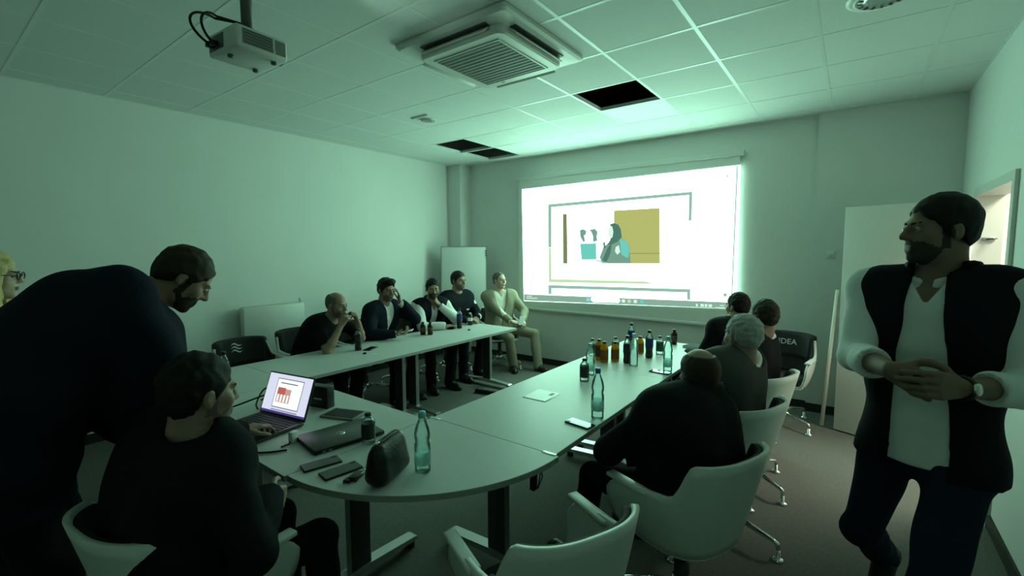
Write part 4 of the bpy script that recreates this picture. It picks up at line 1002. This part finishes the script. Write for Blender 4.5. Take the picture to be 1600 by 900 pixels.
    # hair
    if sp.get('hair'):
        hf = Field(); th = sp.get('hthick', 0.012); st = sp.get('style', 'short')
        hf.ell(hw(0, -0.019, 0.036), RH, (V3(0.0745, 0.094, 0.084)+V3(0.004+th*0.25, 0.005+th*0.25, th))*hs, k=0.01)
        hf.ell(hw(0, -0.032, -0.006), RH, (V3(0.067, 0.073, 0.065)+th*0.3)*hs, k=0.02)
        for q in sp.get('tufts', ()): hf.ell(hw(*q[0]), RH, V3(*q[1])*hs, k=0.02)
        if st == 'long':
            for d in (1, -1):
                hf.cap(hw(0.055*d, 0.03, 0.04), hw(0.07*d, 0.035, -0.10), 0.032*hs, 0.036*hs, k=0.03).cap(hw(0.07*d, 0.035, -0.10), hw(0.085*d, 0.04, -0.24), 0.036*hs, 0.03*hs, k=0.03)
            hf.cap(hw(0, -0.08, 0.0), hw(0, -0.085, -0.24), 0.06*hs, 0.055*hs, k=0.04)
            yl, zl = [-0.13, 0.040, 0.052, 0.065, 0.078, 0.12], [-0.5, -0.5, -0.03, 0.03, 0.07, 0.09]
        else:
            yl, zl = HAIRLINES[st]; np_ = sp.get('nape', 0.012); zl = [zl[0]-np_, zl[1]-np_, zl[2]-np_*0.3]+list(zl[3:])
        def cutf(P):
            q = ((P-hc)@RH)/hs
            zz = np.interp(q[..., 1]-(0.25 if st != 'long' else 0.0)*np.abs(q[..., 0])*(q[..., 1] > 0), yl, zl)+0.004*np.sin(q[..., 0]*210+2*np.sin(q[..., 1]*150))
            if st == 'short' or st == 'crop' or st == 'receding':
                ear = 0.024-np.sqrt(((q[..., 1]+0.010)/0.9)**2+((q[..., 2]+0.012)/1.35)**2)
                zz = np.where((ear > 0) & (np.abs(q[..., 0]) > 0.05), q[..., 2]+ear, zz)
            return (q[..., 2]-zz)*0.75*hs
        hf.fn(cutf, hc-0.4, hc+0.25, k=0.006)
        if 'bald' in sp:
            for q in sp['bald']: hf.ell(hw(*q[0]), RH, V3(*q[1])*hs, k=0.015, op='s')
        v, q = hf.mesh(min(res, 0.007)); v = wrinkle(v, q, sp.get('hamp', 0.0025), 130, 3)
        mesh_obj('hair', v, q, [sp['hair']], t)
    # ---------------- clothing
    zc = sp.get('seated', False); front = front_s
    bbl, bbh = V3(-3, -3, -1), V3(3, 3, 3)
    def chest(P):
        q = P-nek; return q@side_s, -(q@up), q@front_s
    def vcut(F, w0, vl, k=0.006, depth=0.0):
        def f(P):
            a, b, c = chest(P); return np.maximum(np.maximum(np.abs(a)-np.maximum(w0*(1-b/vl), -0.01), depth-c), -0.12-b)
        F.fn(f, nek-0.5, nek+0.3, k=k)
    def slit(F, w0, w1, ln, depth=0.02, k=0.006):
        def f(P):
            a, b, c = chest(P); wd = w0+(w1-w0)*np.clip(b/ln, 0, 1); return np.maximum(np.abs(a)-wd, depth-c)
        F.fn(f, nek-0.9, nek+0.9, k=k)
    def neckhole(F, r, dz=0.0): 
        n1 = hw(0, -0.02, -0.09); F.cap(nek-up*(0.0+dz), n1+nrm(n1-nek)*0.25, r*s, r*s*1.15, k=0.008, op='s')
    def arms(F, e0, e1, upto=1.0, k=0.035, ds=(1, -1)):
        for d in ds:
            a, b, c = arm[d]; F.cap(a, a, 0.058*s+e0, k=0.06).cap(a, b, 0.050*s+e0, 0.042*s+e1, k=k)
            if upto > 1.0:
                u = min(1, upto-1); F.cap(b, b+(c-b)*u, 0.041*s+e1, (0.041-0.011*u)*s+e1, k=0.02)
    def cutend(F, upto, ds=(1, -1)):
        for d in ds:
            a, b, c = arm[d]; u0, p0 = (nrm(c-b), b+(c-b)*(upto-1)) if upto > 1 else (nrm(b-a), a+(b-a)*upto)
            F.cap(p0+u0*0.075, p0+u0*0.11, 0.075, k=0.004, op='s')
    def skirt(F, dl, e, flare=0.02):
        c = spine(-0.06); dn = V3(0, 0, -1)
        F.cap(c-side_h*0.078*s*g, c+side_h*0.078*s*g, 0.096*s*g+e, k=0.04)
        c2 = c+dn*dl; F.cap(c2-side_h*0.08*s*g, c2+side_h*0.08*s*g, 0.094*s*g+e+flare*0.2, k=0.09)
    def hemcut(F, z):
        F.fn(lambda P: P[..., 2]-z, V3(-2, -2, -1), V3(2, 2, z), k=0.006)
    wr = sp.get('wrinkle', 0.0055)
    def done(name, F, m, seed, amp=None, freq=26, r=None):
        v, q = F.mesh(r or cres); v = wrinkle(v, q, wr if amp is None else amp, freq, seed); return mesh_obj(name, v, q, [m], t)
    # trousers
    F = Field(); torso(F, 0.002, lo=-1, hi=0.0)
    for d in (1, -1):
        a, b, c = leg[d]; F.cap(a, b, 0.084*s*(1+(g-1)*0.6)+0.006, 0.064*s, k=0.05).cap(b, c+(c-b)*0.05, 0.066*s, 0.058*s, k=0.025)
        F.cap(a+V3(0, -0.035, -0.01), a+V3(0, -0.03, -0.02), 0.088*s, k=0.05)
    done('trousers', F, sp.get('trousers', 'suit_black'), 11, freq=22)
    # shoes
    for d, n in ((1, 'R'), (-1, 'L')):
        c = leg[d][2]; fd = nrm(D(sp['toe'+n])) if ('toe'+n) in sp else nrm(V3(0.12*d, 1, 0))
        tip = D(sp['toetip'+n]) if ('toetip'+n) in sp else None
        sd = nrm(np.cross(fd, V3(0, 0, 1))); un = np.cross(sd, fd); an = c-un*0.055*s
        F = Field(); F.cap(c+un*0.04, an-fd*0.01, 0.048*s, 0.042*s, k=0.03).cap(c, an+fd*0.09*s, 0.044*s, 0.036*s, k=0.02).cap(an-fd*0.03*s, an+fd*0.15*s, 0.036*s, 0.040*s, k=0.03).cap(an+fd*0.15*s, an+fd*0.185*s-un*0.008, 0.038*s, 0.026*s, k=0.03)
        zs = 0.028*s
        F.fn(lambda P, an=an, un=un: ((P-an+un*zs)@un), an-0.4, an+0.4, k=0.004)
        v, q = F.mesh(cres*0.9); so = mesh_obj('shoe', v, q, [sp.get('shoe', 'shoe_black')], t)
    for gi, ga in enumerate(sp['wear']):
        kind = ga[0]; m = ga[1]; o = ga[2] if len(ga) > 2 else {}
        F = Field()
        if kind == 'shirt':        # buttoned shirt under a jacket or vest
            e = o.get('e', 0.004); sv = o.get('sleeve', 1.97)
            torso(F, e); arms(F, e+o.get('puff', 0.004), e+o.get('puff', 0.004), sv); 
            if o.get('skirt'): skirt(F, o['skirt'], e+0.006)
            neckhole(F, 0.056, 0.01); 
            if o.get('open'): vcut(F, o['open'], o['open']*1.8)
            cutend(F, sv)
            if o.get('hem'): hemcut(F, o['hem'])
            done('shirt', F, m, 21+gi, amp=o.get('amp'))
            # collar: two leaves round the neck
            Cf = Field(); base = spine(0.965); hd_ = nrm(hw(0, -0.03, -0.09)-base)
            for d in (1, -1):
                pts = [base+hd_*0.035*s+(-front_s*math.cos(a)+side_s*d*math.sin(a))*0.066*s*(1+(g-1)*0.5)+front_s*0.012-hd_*0.028*max(0, a-1.2) for a in np.linspace(0, 2.75, 8)]
                for p0, p1 in zip(pts, pts[1:]): Cf.cap(p0, p1, 0.010*s, k=0.004).cap(p0-hd_*0.018, p1-hd_*0.018, 0.011*s, k=0.004)
                tipp = pts[-1]-hd_*0.055+side_s*d*0.035; Cf.cap(pts[-1], tipp, 0.010*s, 0.005, k=0.006).cap(pts[-2], tipp, 0.008*s, 0.005, k=0.006)
            v, q = Cf.mesh(0.007); mesh_obj('collar', v, q, [m], t)
            if o.get('cuff'):
                for d in (1, -1):
                    a, b, c = arm[d]; u = nrm(c-b); p0 = b+(c-b)*(sv-1); Cf = Field().cap(p0-u*0.055, p0-u*0.004, 0.051*s, 0.053*s, k=0.01)
                    Cf.cap(p0+u*0.056, p0+u*0.1, 0.06, k=0.004, op='s')
                    v, q = Cf.mesh(0.008); mesh_obj('cuff', wrinkle(v, q, 0.003, 60, 5), q, [m], t)
        elif kind == 'jacket':
            e = o.get('e', 0.022)
            torso(F, e, k=0.06); arms(F, e-0.002, e-0.004, 1.94)
            skirt(F, o.get('skirt', 0.02 if zc else 0.20), e+0.004)
            for d in (1, -1): F.ell(sh[d]+up*0.002, np.eye(3), V3(0.06, 0.06, 0.055)*s+e*0.6, k=0.05)
            for q in sp.get('drape', ()): F.cap(L(q[0]), L(q[1]), q[2], q[3], k=0.06)
            neckhole(F, 0.064, 0.02)
            if o.get('v', 0.06): vcut(F, o.get('v', 0.06), o.get('vl', 0.34))
            if o.get('flap'): slit(F, 0.004, o['flap'], 0.7)
            cutend(F, 1.94)
            if o.get('hem'): hemcut(F, o['hem'])
            done(o.get('name', 'jacket'), F, m, 31+gi, amp=o.get('amp'))
            if o.get('lapel', True):
                Lf = Field()
                for d in (1, -1):
                    cb = nek-up*0.005
                    pts = []
                    for a in np.linspace(0, 2.1, 7): pts.append(cb+(-front_s*math.cos(a)+side_s*d*math.sin(a))*0.078*s*(1+(g-1)*0.4)+up*0.018*math.cos(a*0.7))
                    for p0, p1 in zip(pts, pts[1:]): Lf.cap(p0, p1, 0.014*s, k=0.01)
                v, q = Lf.mesh(0.008); mesh_obj('jacket_collar', v, q, [m], t)
        elif kind == 'pullover':
            e = o.get('e', 0.014); sv = o.get('sleeve', 1.95)
            torso(F, e); arms(F, e, e-0.002, sv); skirt(F, 0.02, e); neckhole(F, 0.062, 0.015); cutend(F, sv); done(o.get('name', 'sweater'), F, m, 41+gi)
        elif kind == 'vest':
            e = o.get('e', 0.026); torso(F, e, k=0.05); skirt(F, o.get('skirt', 0.06), e+0.006)
            for d in (1, -1): F.cap(sh[d]-side_s*d*0.03, sh[d]+side_s*d*0.012, 0.054*s+e*0.6, k=0.05)
            neckhole(F, 0.066, 0.01); slit(F, o.get('w0', 0.05), o.get('w1', 0.06), 0.6)
            for d in (1, -1): # arm holes
                F.cap(sh[d]+side_s*d*0.062, sh[d]+side_s*d*0.2, 0.062*s, 0.1*s, k=0.008, op='s')
            if o.get('hem'): hemcut(F, o['hem'])
            done('vest', F, m, 51+gi, amp=o.get('amp'))
            Cf = Field(); base = spine(0.97); hd_ = nrm(hw(0, -0.03, -0.09)-base)
            for d in (1, -1):
                pts = [base+hd_*0.03*s+(-front_s*math.cos(a)+side_s*d*math.sin(a))*0.086*s for a in np.linspace(0, 2.2, 7)]
                for p0, p1 in zip(pts, pts[1:]): Cf.cap(p0+hd_*0.028, p1+hd_*0.028, 0.012*s, k=0.01).cap(p0, p1, 0.014*s, k=0.01).cap(p0-hd_*0.025, p1-hd_*0.025, 0.016*s, k=0.01)
            v, q = Cf.mesh(0.008); mesh_obj('vest_collar', v, q, [m], t)
    t_info = dict(arm=arm, leg=leg, hc=hc, RH=RH, hand=hinfo, root=t, nek=nek, spine=spine, front=front_s, side=side_s, up=up, s=s, hw=hw)
    return t, t_info
# ------------------------------------------------------------------ the people
def unit2(f): l = math.hypot(*f); return (f[0]/l, f[1]/l)
def sit(x, y, f, H=1.76, lean=0.06, slean=0.0, nz=0.505, pz=0.565, feet=0.40, spread=0.13, footdz=0.0, **kw):
    f = unit2(f); r = (f[1], -f[0]); s = H/1.76; az = 0.083*s
    P = lambda a, b, z: (x+f[0]*a+r[0]*b, y+f[1]*a+r[1]*b, z)
    d = dict(H=H, pelvis=(x, y, pz), neck=P(lean, slean, pz+nz*s), footR=P(feet, spread, az), footL=P(feet, -spread, az),
             handR=P(0.36, 0.12, 0.72), handL=P(0.36, -0.12, 0.72), seated=True)
    d.update(kw); return d
def F2(x, y, f):
    f = unit2(f); r = (f[1], -f[0]); return lambda a, b, z: (x+f[0]*a+r[0]*b, y+f[1]*a+r[1]*b, z)

# --- man standing by the doorway
f1 = unit2((-0.40, -0.92)); A = lambda *a: tuple(at_d(*a)); nk = A(1462, 430, 1.68); pl = A(1448, 690, 1.68)
Pf = F2(pl[0], pl[1], f1)
st, si = person('standing man in dark vest and white shirt, hands joined, near the doorway', pl[0], pl[1], f1, dict(
    H=1.86, girth=0.97, taper=1.16, res=0.006, cres=0.009, pelvis=pl, neck=(nk[0], nk[1], nk[2]), headc=A(1466, 361, 1.64), head=(-42, 0, 0), hscale=0.97,
    handR=A(1392, 578, 1.46), handL=A(1500, 606, 1.40), poleR=(-0.5, 0.6, -0.8), poleL=(0.6, 0.5, -0.8),
    hdR=tuple(Vector(A(1452, 606, 1.39))-Vector(A(1392, 578, 1.46))), hdL=tuple(Vector(A(1420, 598, 1.34))-Vector(A(1500, 606, 1.40))),
    palmR=(0.1, 0.9, -0.2), palmL=(0.1, 0.9, -0.2), curlR=(30, 40, 25), curlL=(25, 30, 20), twist=4,
    footL=Pf(0.22, -0.10, 0.088), footR=A(1380, 866, 2.16), kneeR=(f1[0], f1[1], 0.2), toeR=(f1[0]*0.55, f1[1]*0.55, -0.8),
    skin='skin_deep', hair='hair_black', beard='beard', style='short', hthick=0.016, hamp=0.0015, trousers='denim',
    wear=[('shirt', 'shirt_white', dict(sleeve=1.52, open=0.06, skirt=0.14, hem=0.905, puff=0.010, cuff=True, amp=0.004)), ('vest', 'vest_navy', dict(e=0.022, w0=0.05, w1=0.085, skirt=0.14, hem=0.885, amp=0.004))]))
wc, wu, wn, wt = si['hand'][-1]
wv = MB().tube([(Vector((wc-wu*0.012+(wn*math.cos(a)+wt*math.sin(a))*0.034).tolist())) for a in np.linspace(0, 2*PI, 17)], 0.006, 8)
wo = obj('wristwatch', wv, 'blackplastic', si['root'])
obj('watch_dial', MB().lathe([(0.019, 0), (0.019, 0.007), (0.015, 0.009)], 20).xf(Matrix.Translation((wc-wu*0.012-wn*0.034).tolist()) @ Vector((-wn).tolist()).to_track_quat('Z', 'Y').to_matrix().to_4x4()), 'watch', wo)

# --- man bending over the laptop
f2 = unit2((0.22, 0.97)); P = F2(-2.36, 0.20, f2)
person('man in a dark suit bending over the laptop user', -2.36, 0.20, f2, dict(
    H=1.84, girth=1.34, res=0.007, cres=0.010, drape=[((-2.22, 0.52, 1.33), (-2.20, 0.58, 0.98), 0.17, 0.13), ((-2.42, 0.5, 1.3), (-2.42, 0.56, 0.98), 0.17, 0.13)], pelvis=(-2.36, 0.20, 0.99), neck=(-2.30, 0.555, 1.495), headc=(-2.25, 0.715, 1.555), head=(0, 40, 0), bow=0.11,
    shrugR=(0.0, 0.03, 0.05), shrugL=(0, 0.03, 0.05), handR=(-2.12, 0.78, 0.86), poleR=(0.7, -0.2, -0.2), handL=(-2.70, 0.93, 0.78), poleL=(-0.7, -0.3, 0), palmL=(0, 0, -1), hdL=(0.1, 1, -0.1),
    footR=P(-0.02, 0.14, 0.088), footL=P(0.05, -0.14, 0.088), hair='hair_brown', beard='beard', hthick=0.014, trousers='suit_black',
    wear=[('shirt', 'shirt_white', {}), ('jacket', 'suit_navy', dict(skirt=0.24, e=0.026, hem=0.78))]))

# --- man typing at the laptop
f3 = unit2((-0.10, 0.99)); P = F2(-1.78, 0.50, f3)
person('seated man in dark clothes typing at the open laptop, seen from behind', -1.78, 0.50, f3, sit(-1.78, 0.50, f3, H=1.78, lean=0.07,
    girth=1.25, res=0.006, cres=0.010, head=(0, 8, 0), headc=(-1.72, 0.575, 1.20), hscale=1.06, nz=0.485, bow=0.03,
    handL=(-2.36, 0.98, 0.785), poleL=(-0.7, -0.2, -0.5), palmL=(0, 0, -1), hdL=(-0.15, 1, 0.0), curlL=(20, 25, 20),
    handR=P(0.22, 0.16, 0.80), poleR=(0.8, -0.4, -0.4), palmR=(-0.8, 0, -0.4), hdR=(-0.3, 0.8, -0.5), curlR=(40, 45, 30), feet=0.46, spread=0.12,
    hair='hair_black', nape=0.04, hthick=0.014, beard='stubble', trousers='suit_black', wear=[('shirt', 'knit_dark', {}), ('jacket', 'suit_black', dict(e=0.026))]))

# --- woman at the left edge
f4 = unit2((0.35, 0.93)); P = F2(-3.33, 0.235, f4)
person('blonde woman in dark clothes standing behind the bending man', -3.33, 0.235, f4, dict(
    H=1.68, girth=0.9, res=0.009, cres=0.012, pelvis=(-3.33, 0.235, 0.90), neck=(-3.32, 0.245, 1.395), head=(0, 4, 0), handR=P(0.18, 0.1, 0.95), handL=P(0.2, -0.1, 0.97),
    footR=P(0, 0.09, 0.08), footL=P(0.02, -0.09, 0.08), hair='hair_blonde', brow='hair_brown', style='long', hthick=0.022, glasses=True, skin='skin_pale', trousers='suit_black', wear=[('pullover', 'knit_dark')]))

# --- left row
TE = TZ+0.052
fa = unit2((0.90, 0.42)); P = F2(-4.28, 2.38, fa)
person('bald man in a black T-shirt leaning on his elbows at the left table', -4.28, 2.38, fa, sit(-4.28, 2.38, fa, H=1.78, lean=0.27, nz=0.44, girth=1.14, bow=0.05,
    head=(-6, 10, 0), headc=(-3.93, 2.48, 1.15), handR=(-3.78, 2.42, 0.98), handL=(-3.80, 2.62, 0.98), poleR=(0.1, -0.5, -1), poleL=(0.1, 0.6, -1), hdR=(0.05, 0.5, 0.75), hdL=(0.05, -0.3, 0.8), palmR=(-0.4, 0.9, 0), palmL=(-0.4, -0.9, 0), curlR=(45, 55, 30), curlL=(45, 55, 30),
    hair='hair_short_grey', style='crop', hthick=0.004, hamp=0.0005, bald=[((0, 0.0, 0.14), (0.1, 0.12, 0.06)), ((0, 0.08, 0.09), (0.09, 0.06, 0.07))], beard='stubble', brow='hair_brown', wear=[('pullover', 'tshirt_black', dict(sleeve=0.72, name='tshirt'))]))
fb_ = unit2((0.93, 0.18)); P = F2(-4.32, 3.17, fb_)
pb_, ib = person('man in a dark suit touching his cheek and holding a phone', -4.32, 3.17, fb_, sit(-4.32, 3.17, fb_, H=1.80, lean=0.16, nz=0.49, girth=1.08,
    head=(-14, 8, 0), handL=(-4.015, 3.31, 1.10), poleL=(0.8, 0.5, -0.6), hdL=(-0.05, -0.12, 1), palmL=(-0.5, -0.8, 0), curlL=(15, 20, 15), handR=(-3.80, 3.08, 0.80), poleR=(-0.2, -0.8, -0.5), hdR=(0.9, 0.35, 0.05), palmR=(0, 0.3, 1), curlR=(35, 40, 30),
    hair='hair_black', hthick=0.022, tufts=[((0.0, 0.055, 0.105), (0.065, 0.05, 0.035))], beard='stubble', wear=[('shirt', 'shirt_white', {}), ('jacket', 'suit_navy', dict(v=0.07, vl=0.40))]))
c, u, n, th = ib['hand'][1]; ph = Vector((c+u*0.105+n*0.022).tolist())
hp = thing('smartphone', 'phone held in the hand of the man touching his cheek', 'phone', tuple(pb_.matrix_basis @ ph) if False else (0, 0, 0), 0, 'phones in hands')
wm = Matrix.Translation((-4.32, 3.17, 0)) @ Matrix.Rotation(face_rot(*fb_), 4, 'Z')
hp.location = wm @ ph; hp.rotation_euler = (0.25, 0.1, -1.0)
obj('phone_body', MB().rbox(-0.036, 0.036, -0.075, 0.075, -0.0045, 0.0045, 0.003), 'whiteplastic', hp); obj('phone_face', MB().box(-0.033, 0.033, -0.07, 0.07, 0.0042, 0.005), 'ledpanel', hp)
fc = unit2((0.92, -0.25)); P = F2(-4.30, 3.92, fc)
person('man in dark vest and white shirt, chin on fist, at the left table', -4.30, 3.92, fc, sit(-4.30, 3.92, fc, H=1.78, lean=0.20, nz=0.47, girth=1.04,
    head=(-18, 8, 0), handL=(-3.99, 3.90, 1.0), poleL=(0.6, 0.6, -0.7), hdL=(-0.45, -0.4, 0.75), palmL=(-0.8, -0.3, -0.3), curlL=(55, 65, 40), handR=(-3.80, 3.80, TE-0.01), poleR=(-0.4, -0.9, -0.3), hdR=(0.1, 0.95, 0), palmR=(0, 0, -1),
    hair='hair_black', style='crop', hthick=0.010, beard='beard', wear=[('shirt', 'shirt_white', dict(puff=0.012, open=0.04)), ('vest', 'vest_navy', dict(w0=0.04, w1=0.05, skirt=0.02))]))
fd_ = unit2((0.95, -0.12)); P = F2(-4.34, 4.44, fd_)
pd, idd = person('man in a dark sweater with a small white chest badge at the left table', -4.34, 4.44, fd_, sit(-4.34, 4.44, fd_, H=1.84, lean=0.13, nz=0.50, girth=1.14,
    head=(6, 2, 0), handR=(-3.88, 4.26, TE), handL=(-3.88, 4.42, TE), poleR=(-0.4, -0.8, -0.3), poleL=(-0.4, 0.9, -0.3), hdR=(0.6, 0.5, 0), hdL=(0.5, -0.5, 0), palmR=(0, 0, -1), palmL=(0, 0, -1),
    hair='hair_black', style='crop', hthick=0.012, beard='stubble', wear=[('shirt', 'shirt_white', {}), ('pullover', 'knit_dark', dict(e=0.018))]))
bd = idd['spine'](0.70)+idd['front']*0.172*1.05-idd['side']*0.075
obj('badge', MB().rbox(-0.022, 0.022, -0.003, 0.003, -0.007, 0.007, 0.002), 'labelwhite', pd, tuple(bd))
fe = unit2((0.80, -0.60)); P = F2(-4.02, 5.10, fe)
pe, ie = person('man in a tan suit sitting with hands in his lap beyond the left table', -4.02, 5.10, fe, sit(-4.02, 5.10, fe, H=1.76, lean=-0.02, nz=0.50, girth=1.04,
    head=(28, -2, 0), handR=(-3.68, 4.93, 0.70), handL=(-3.60, 5.09, 0.70), poleR=(-0.5, -0.7, -0.5), poleL=(0.3, 0.8, -0.5), hdR=(0.6, 0.5, -0.2), hdL=(0.5, -0.6, -0.2), palmR=(-0.3, 0.3, -0.9), palmL=(-0.3, -0.3, -0.9), curlR=(35, 40, 25), curlL=(35, 40, 25),
    footR=(-3.72, 5.02, 0.083), footL=(-3.44, 5.22, 0.083), toeR=(0.6, -0.6, 0), toeL=(0.9, -0.2, 0), kneeR=(0.8, -0.5, 0.4), kneeL=(0.9, 0.35, 0.4),
    hair='hair_short_grey', style='receding', hthick=0.006, skin='skin_pale', brow='hair_brown', trousers='trouser_tan', wear=[('shirt', 'shirt_cream', dict(open=0.03)), ('jacket', 'suit_tan', dict(v=0.095, vl=0.46))]))
wp = thing('smartphone', 'phone with a bright screen held in the tan-suited man\'s lap', 'phone', (-3.56, 5.0, 0.715), 0.2, 'phones in hands')
wp.rotation_euler = (0.9, 0.0, 0.35)
obj('phone_body', MB().rbox(-0.036, 0.036, -0.07, 0.07, -0.0045, 0.0045, 0.003), 'whiteplastic', wp); obj('phone_face', MB().box(-0.032, 0.032, -0.065, 0.065, 0.0042, 0.005), 'ledpanel', wp)

# --- right row
fr_ = unit2((-0.95, 0.32)); P = F2(-0.57, 2.12, fr_)
person('heavy balding man in a black suit slouching at the right table, seen from behind', -0.57, 2.12, fr_, sit(-0.57, 2.12, fr_, H=1.76, lean=0.05, nz=0.42, girth=1.26, res=0.007, cres=0.010, bow=0.04,
    head=(-32, 8, 0), headc=(-0.565, 2.25, 1.07), hscale=1.08, handL=P(0.36, -0.06, 0.70), poleL=(0.1, -0.9, 0.05), hdL=(-0.6, 0.6, -0.1), palmL=(0.2, 0, -1), handR=(-0.70, 2.43, 0.88), poleR=(-0.5, 0.9, -0.6), hdR=(0.3, -0.35, 0.9), palmR=(0.7, -0.6, 0.1), curlR=(45, 55, 35),
    feet=0.48, spread=0.24, hair='hair_brown', style='short', hthick=0.004, hamp=0.001, bald=[((0, -0.03, 0.125), (0.058, 0.085, 0.05)), ((0, 0.06, 0.12), (0.065, 0.07, 0.06))], wear=[('shirt', 'shirt_white', {}), ('jacket', 'suit_black', dict(e=0.028))]))
P = F2(-0.55, 2.88, fr_)
person('grey-haired man in a dark grey jacket with white collar at the right table', -0.55, 2.88, fr_, sit(-0.55, 2.88, fr_, H=1.78, lean=0.0, nz=0.48, girth=1.12, res=0.007, cres=0.010,
    head=(-22, 4, 0), headc=(-0.50, 2.94, 1.16), hscale=1.1, handL=P(0.40, -0.08, 0.68), handR=P(0.36, 0.10, 0.70), poleL=(0.3, -0.9, -0.2), hair='hair_grey', hthick=0.005, hamp=0.0035, brow='hair_grey', wear=[('shirt', 'shirt_white', {}), ('jacket', 'suit_grey', dict(e=0.026, amp=0.006))]))
P = F2(-0.54, 3.62, fr_)
person('brown-haired man in a dark jacket behind the grey-haired man', -0.54, 3.62, fr_, sit(-0.54, 3.62, fr_, H=1.78, lean=0.02, nz=0.48, girth=1.08, head=(-24, 2, 0), headc=(-0.50, 3.72, 1.185),
    hair='hair_brown', hthick=0.012, wear=[('shirt', 'shirt_white', {}), ('jacket', 'suit_black')]))
P = F2(-0.80, 4.30, fr_)
person('dark-haired man on the right nearest the projection screen', -0.80, 4.30, fr_, sit(-0.80, 4.30, fr_, H=1.74, lean=0.06, nz=0.48, head=(-12, 2, 0), headc=(-0.80, 4.40, 1.165),
    hair='hair_black', hthick=0.018, beard='stubble', wear=[('shirt', 'shirt_white', {}), ('jacket', 'suit_black')]))

# --- black leather pouch with keys on the corner table
pc = thing('leather_pouch', 'black zipped leather pouch standing on the curved corner table', 'pouch', (-1.50, 1.155, TZ), -1.22)
Fp = Field(); Fp.fn(lambda Pq: (lambda q: q)(np.linalg.norm(np.maximum(np.abs(Pq-V3(0, 0, 0.075))-V3(0.075, 0.022, 0.045), 0), axis=-1)-0.03-0.012*np.clip(1-np.abs(Pq[..., 1])/0.06, 0, 1)), V3(-0.14, -0.1, 0.0), V3(0.14, 0.1, 0.16), k=0.01, op='u')
v, q = Fp.mesh(0.006); v[:, 2] -= v[:, 2].min(); sc = 1-0.35*np.clip((v[:, 2]-0.03)/0.12, 0, 1)**1.3; v[:, 1] *= sc; v[:, 0] *= 1-0.12*np.clip((v[:, 2]-0.05)/0.1, 0, 1)
v = wrinkle(v, q, 0.0015, 50, 2); mesh_obj('pouch_body', v, q, ['leather'], pc)
ztop = v[:, 2].max()
for yy in (-0.008, 0.008): obj('zip', MB().tube([(-0.085, yy, ztop-0.012), (-0.05, yy, ztop-0.002), (0.05, yy, ztop-0.002), (0.085, yy, ztop-0.012)], 0.0028, 6), 'greyplastic', pc)
obj('zip_pull', MB().rbox(0.06, 0.085, -0.004, 0.004, ztop-0.006, ztop, 0.001), 'aluframe', pc)
kc = thing('key_fob', 'black key fob with metal ring beside the leather pouch', 'keys', (-1.60, 1.07, TZ), 0.4)
obj('fob', MB().rbox(-0.02, 0.02, -0.035, 0.035, 0, 0.018, 0.006), 'blackplastic', kc)
obj('tassel', MB().rbox(-0.03, 0.0, -0.05, -0.02, 0, 0.012, 0.004), 'leather', kc)
obj('ring', MB().tube([(0.016*math.cos(a), 0.045+0.016*math.sin(a), 0.012+0.006*math.cos(a)) for a in np.linspace(0, 2*PI, 17)], 0.003, 6), 'chrome', kc)
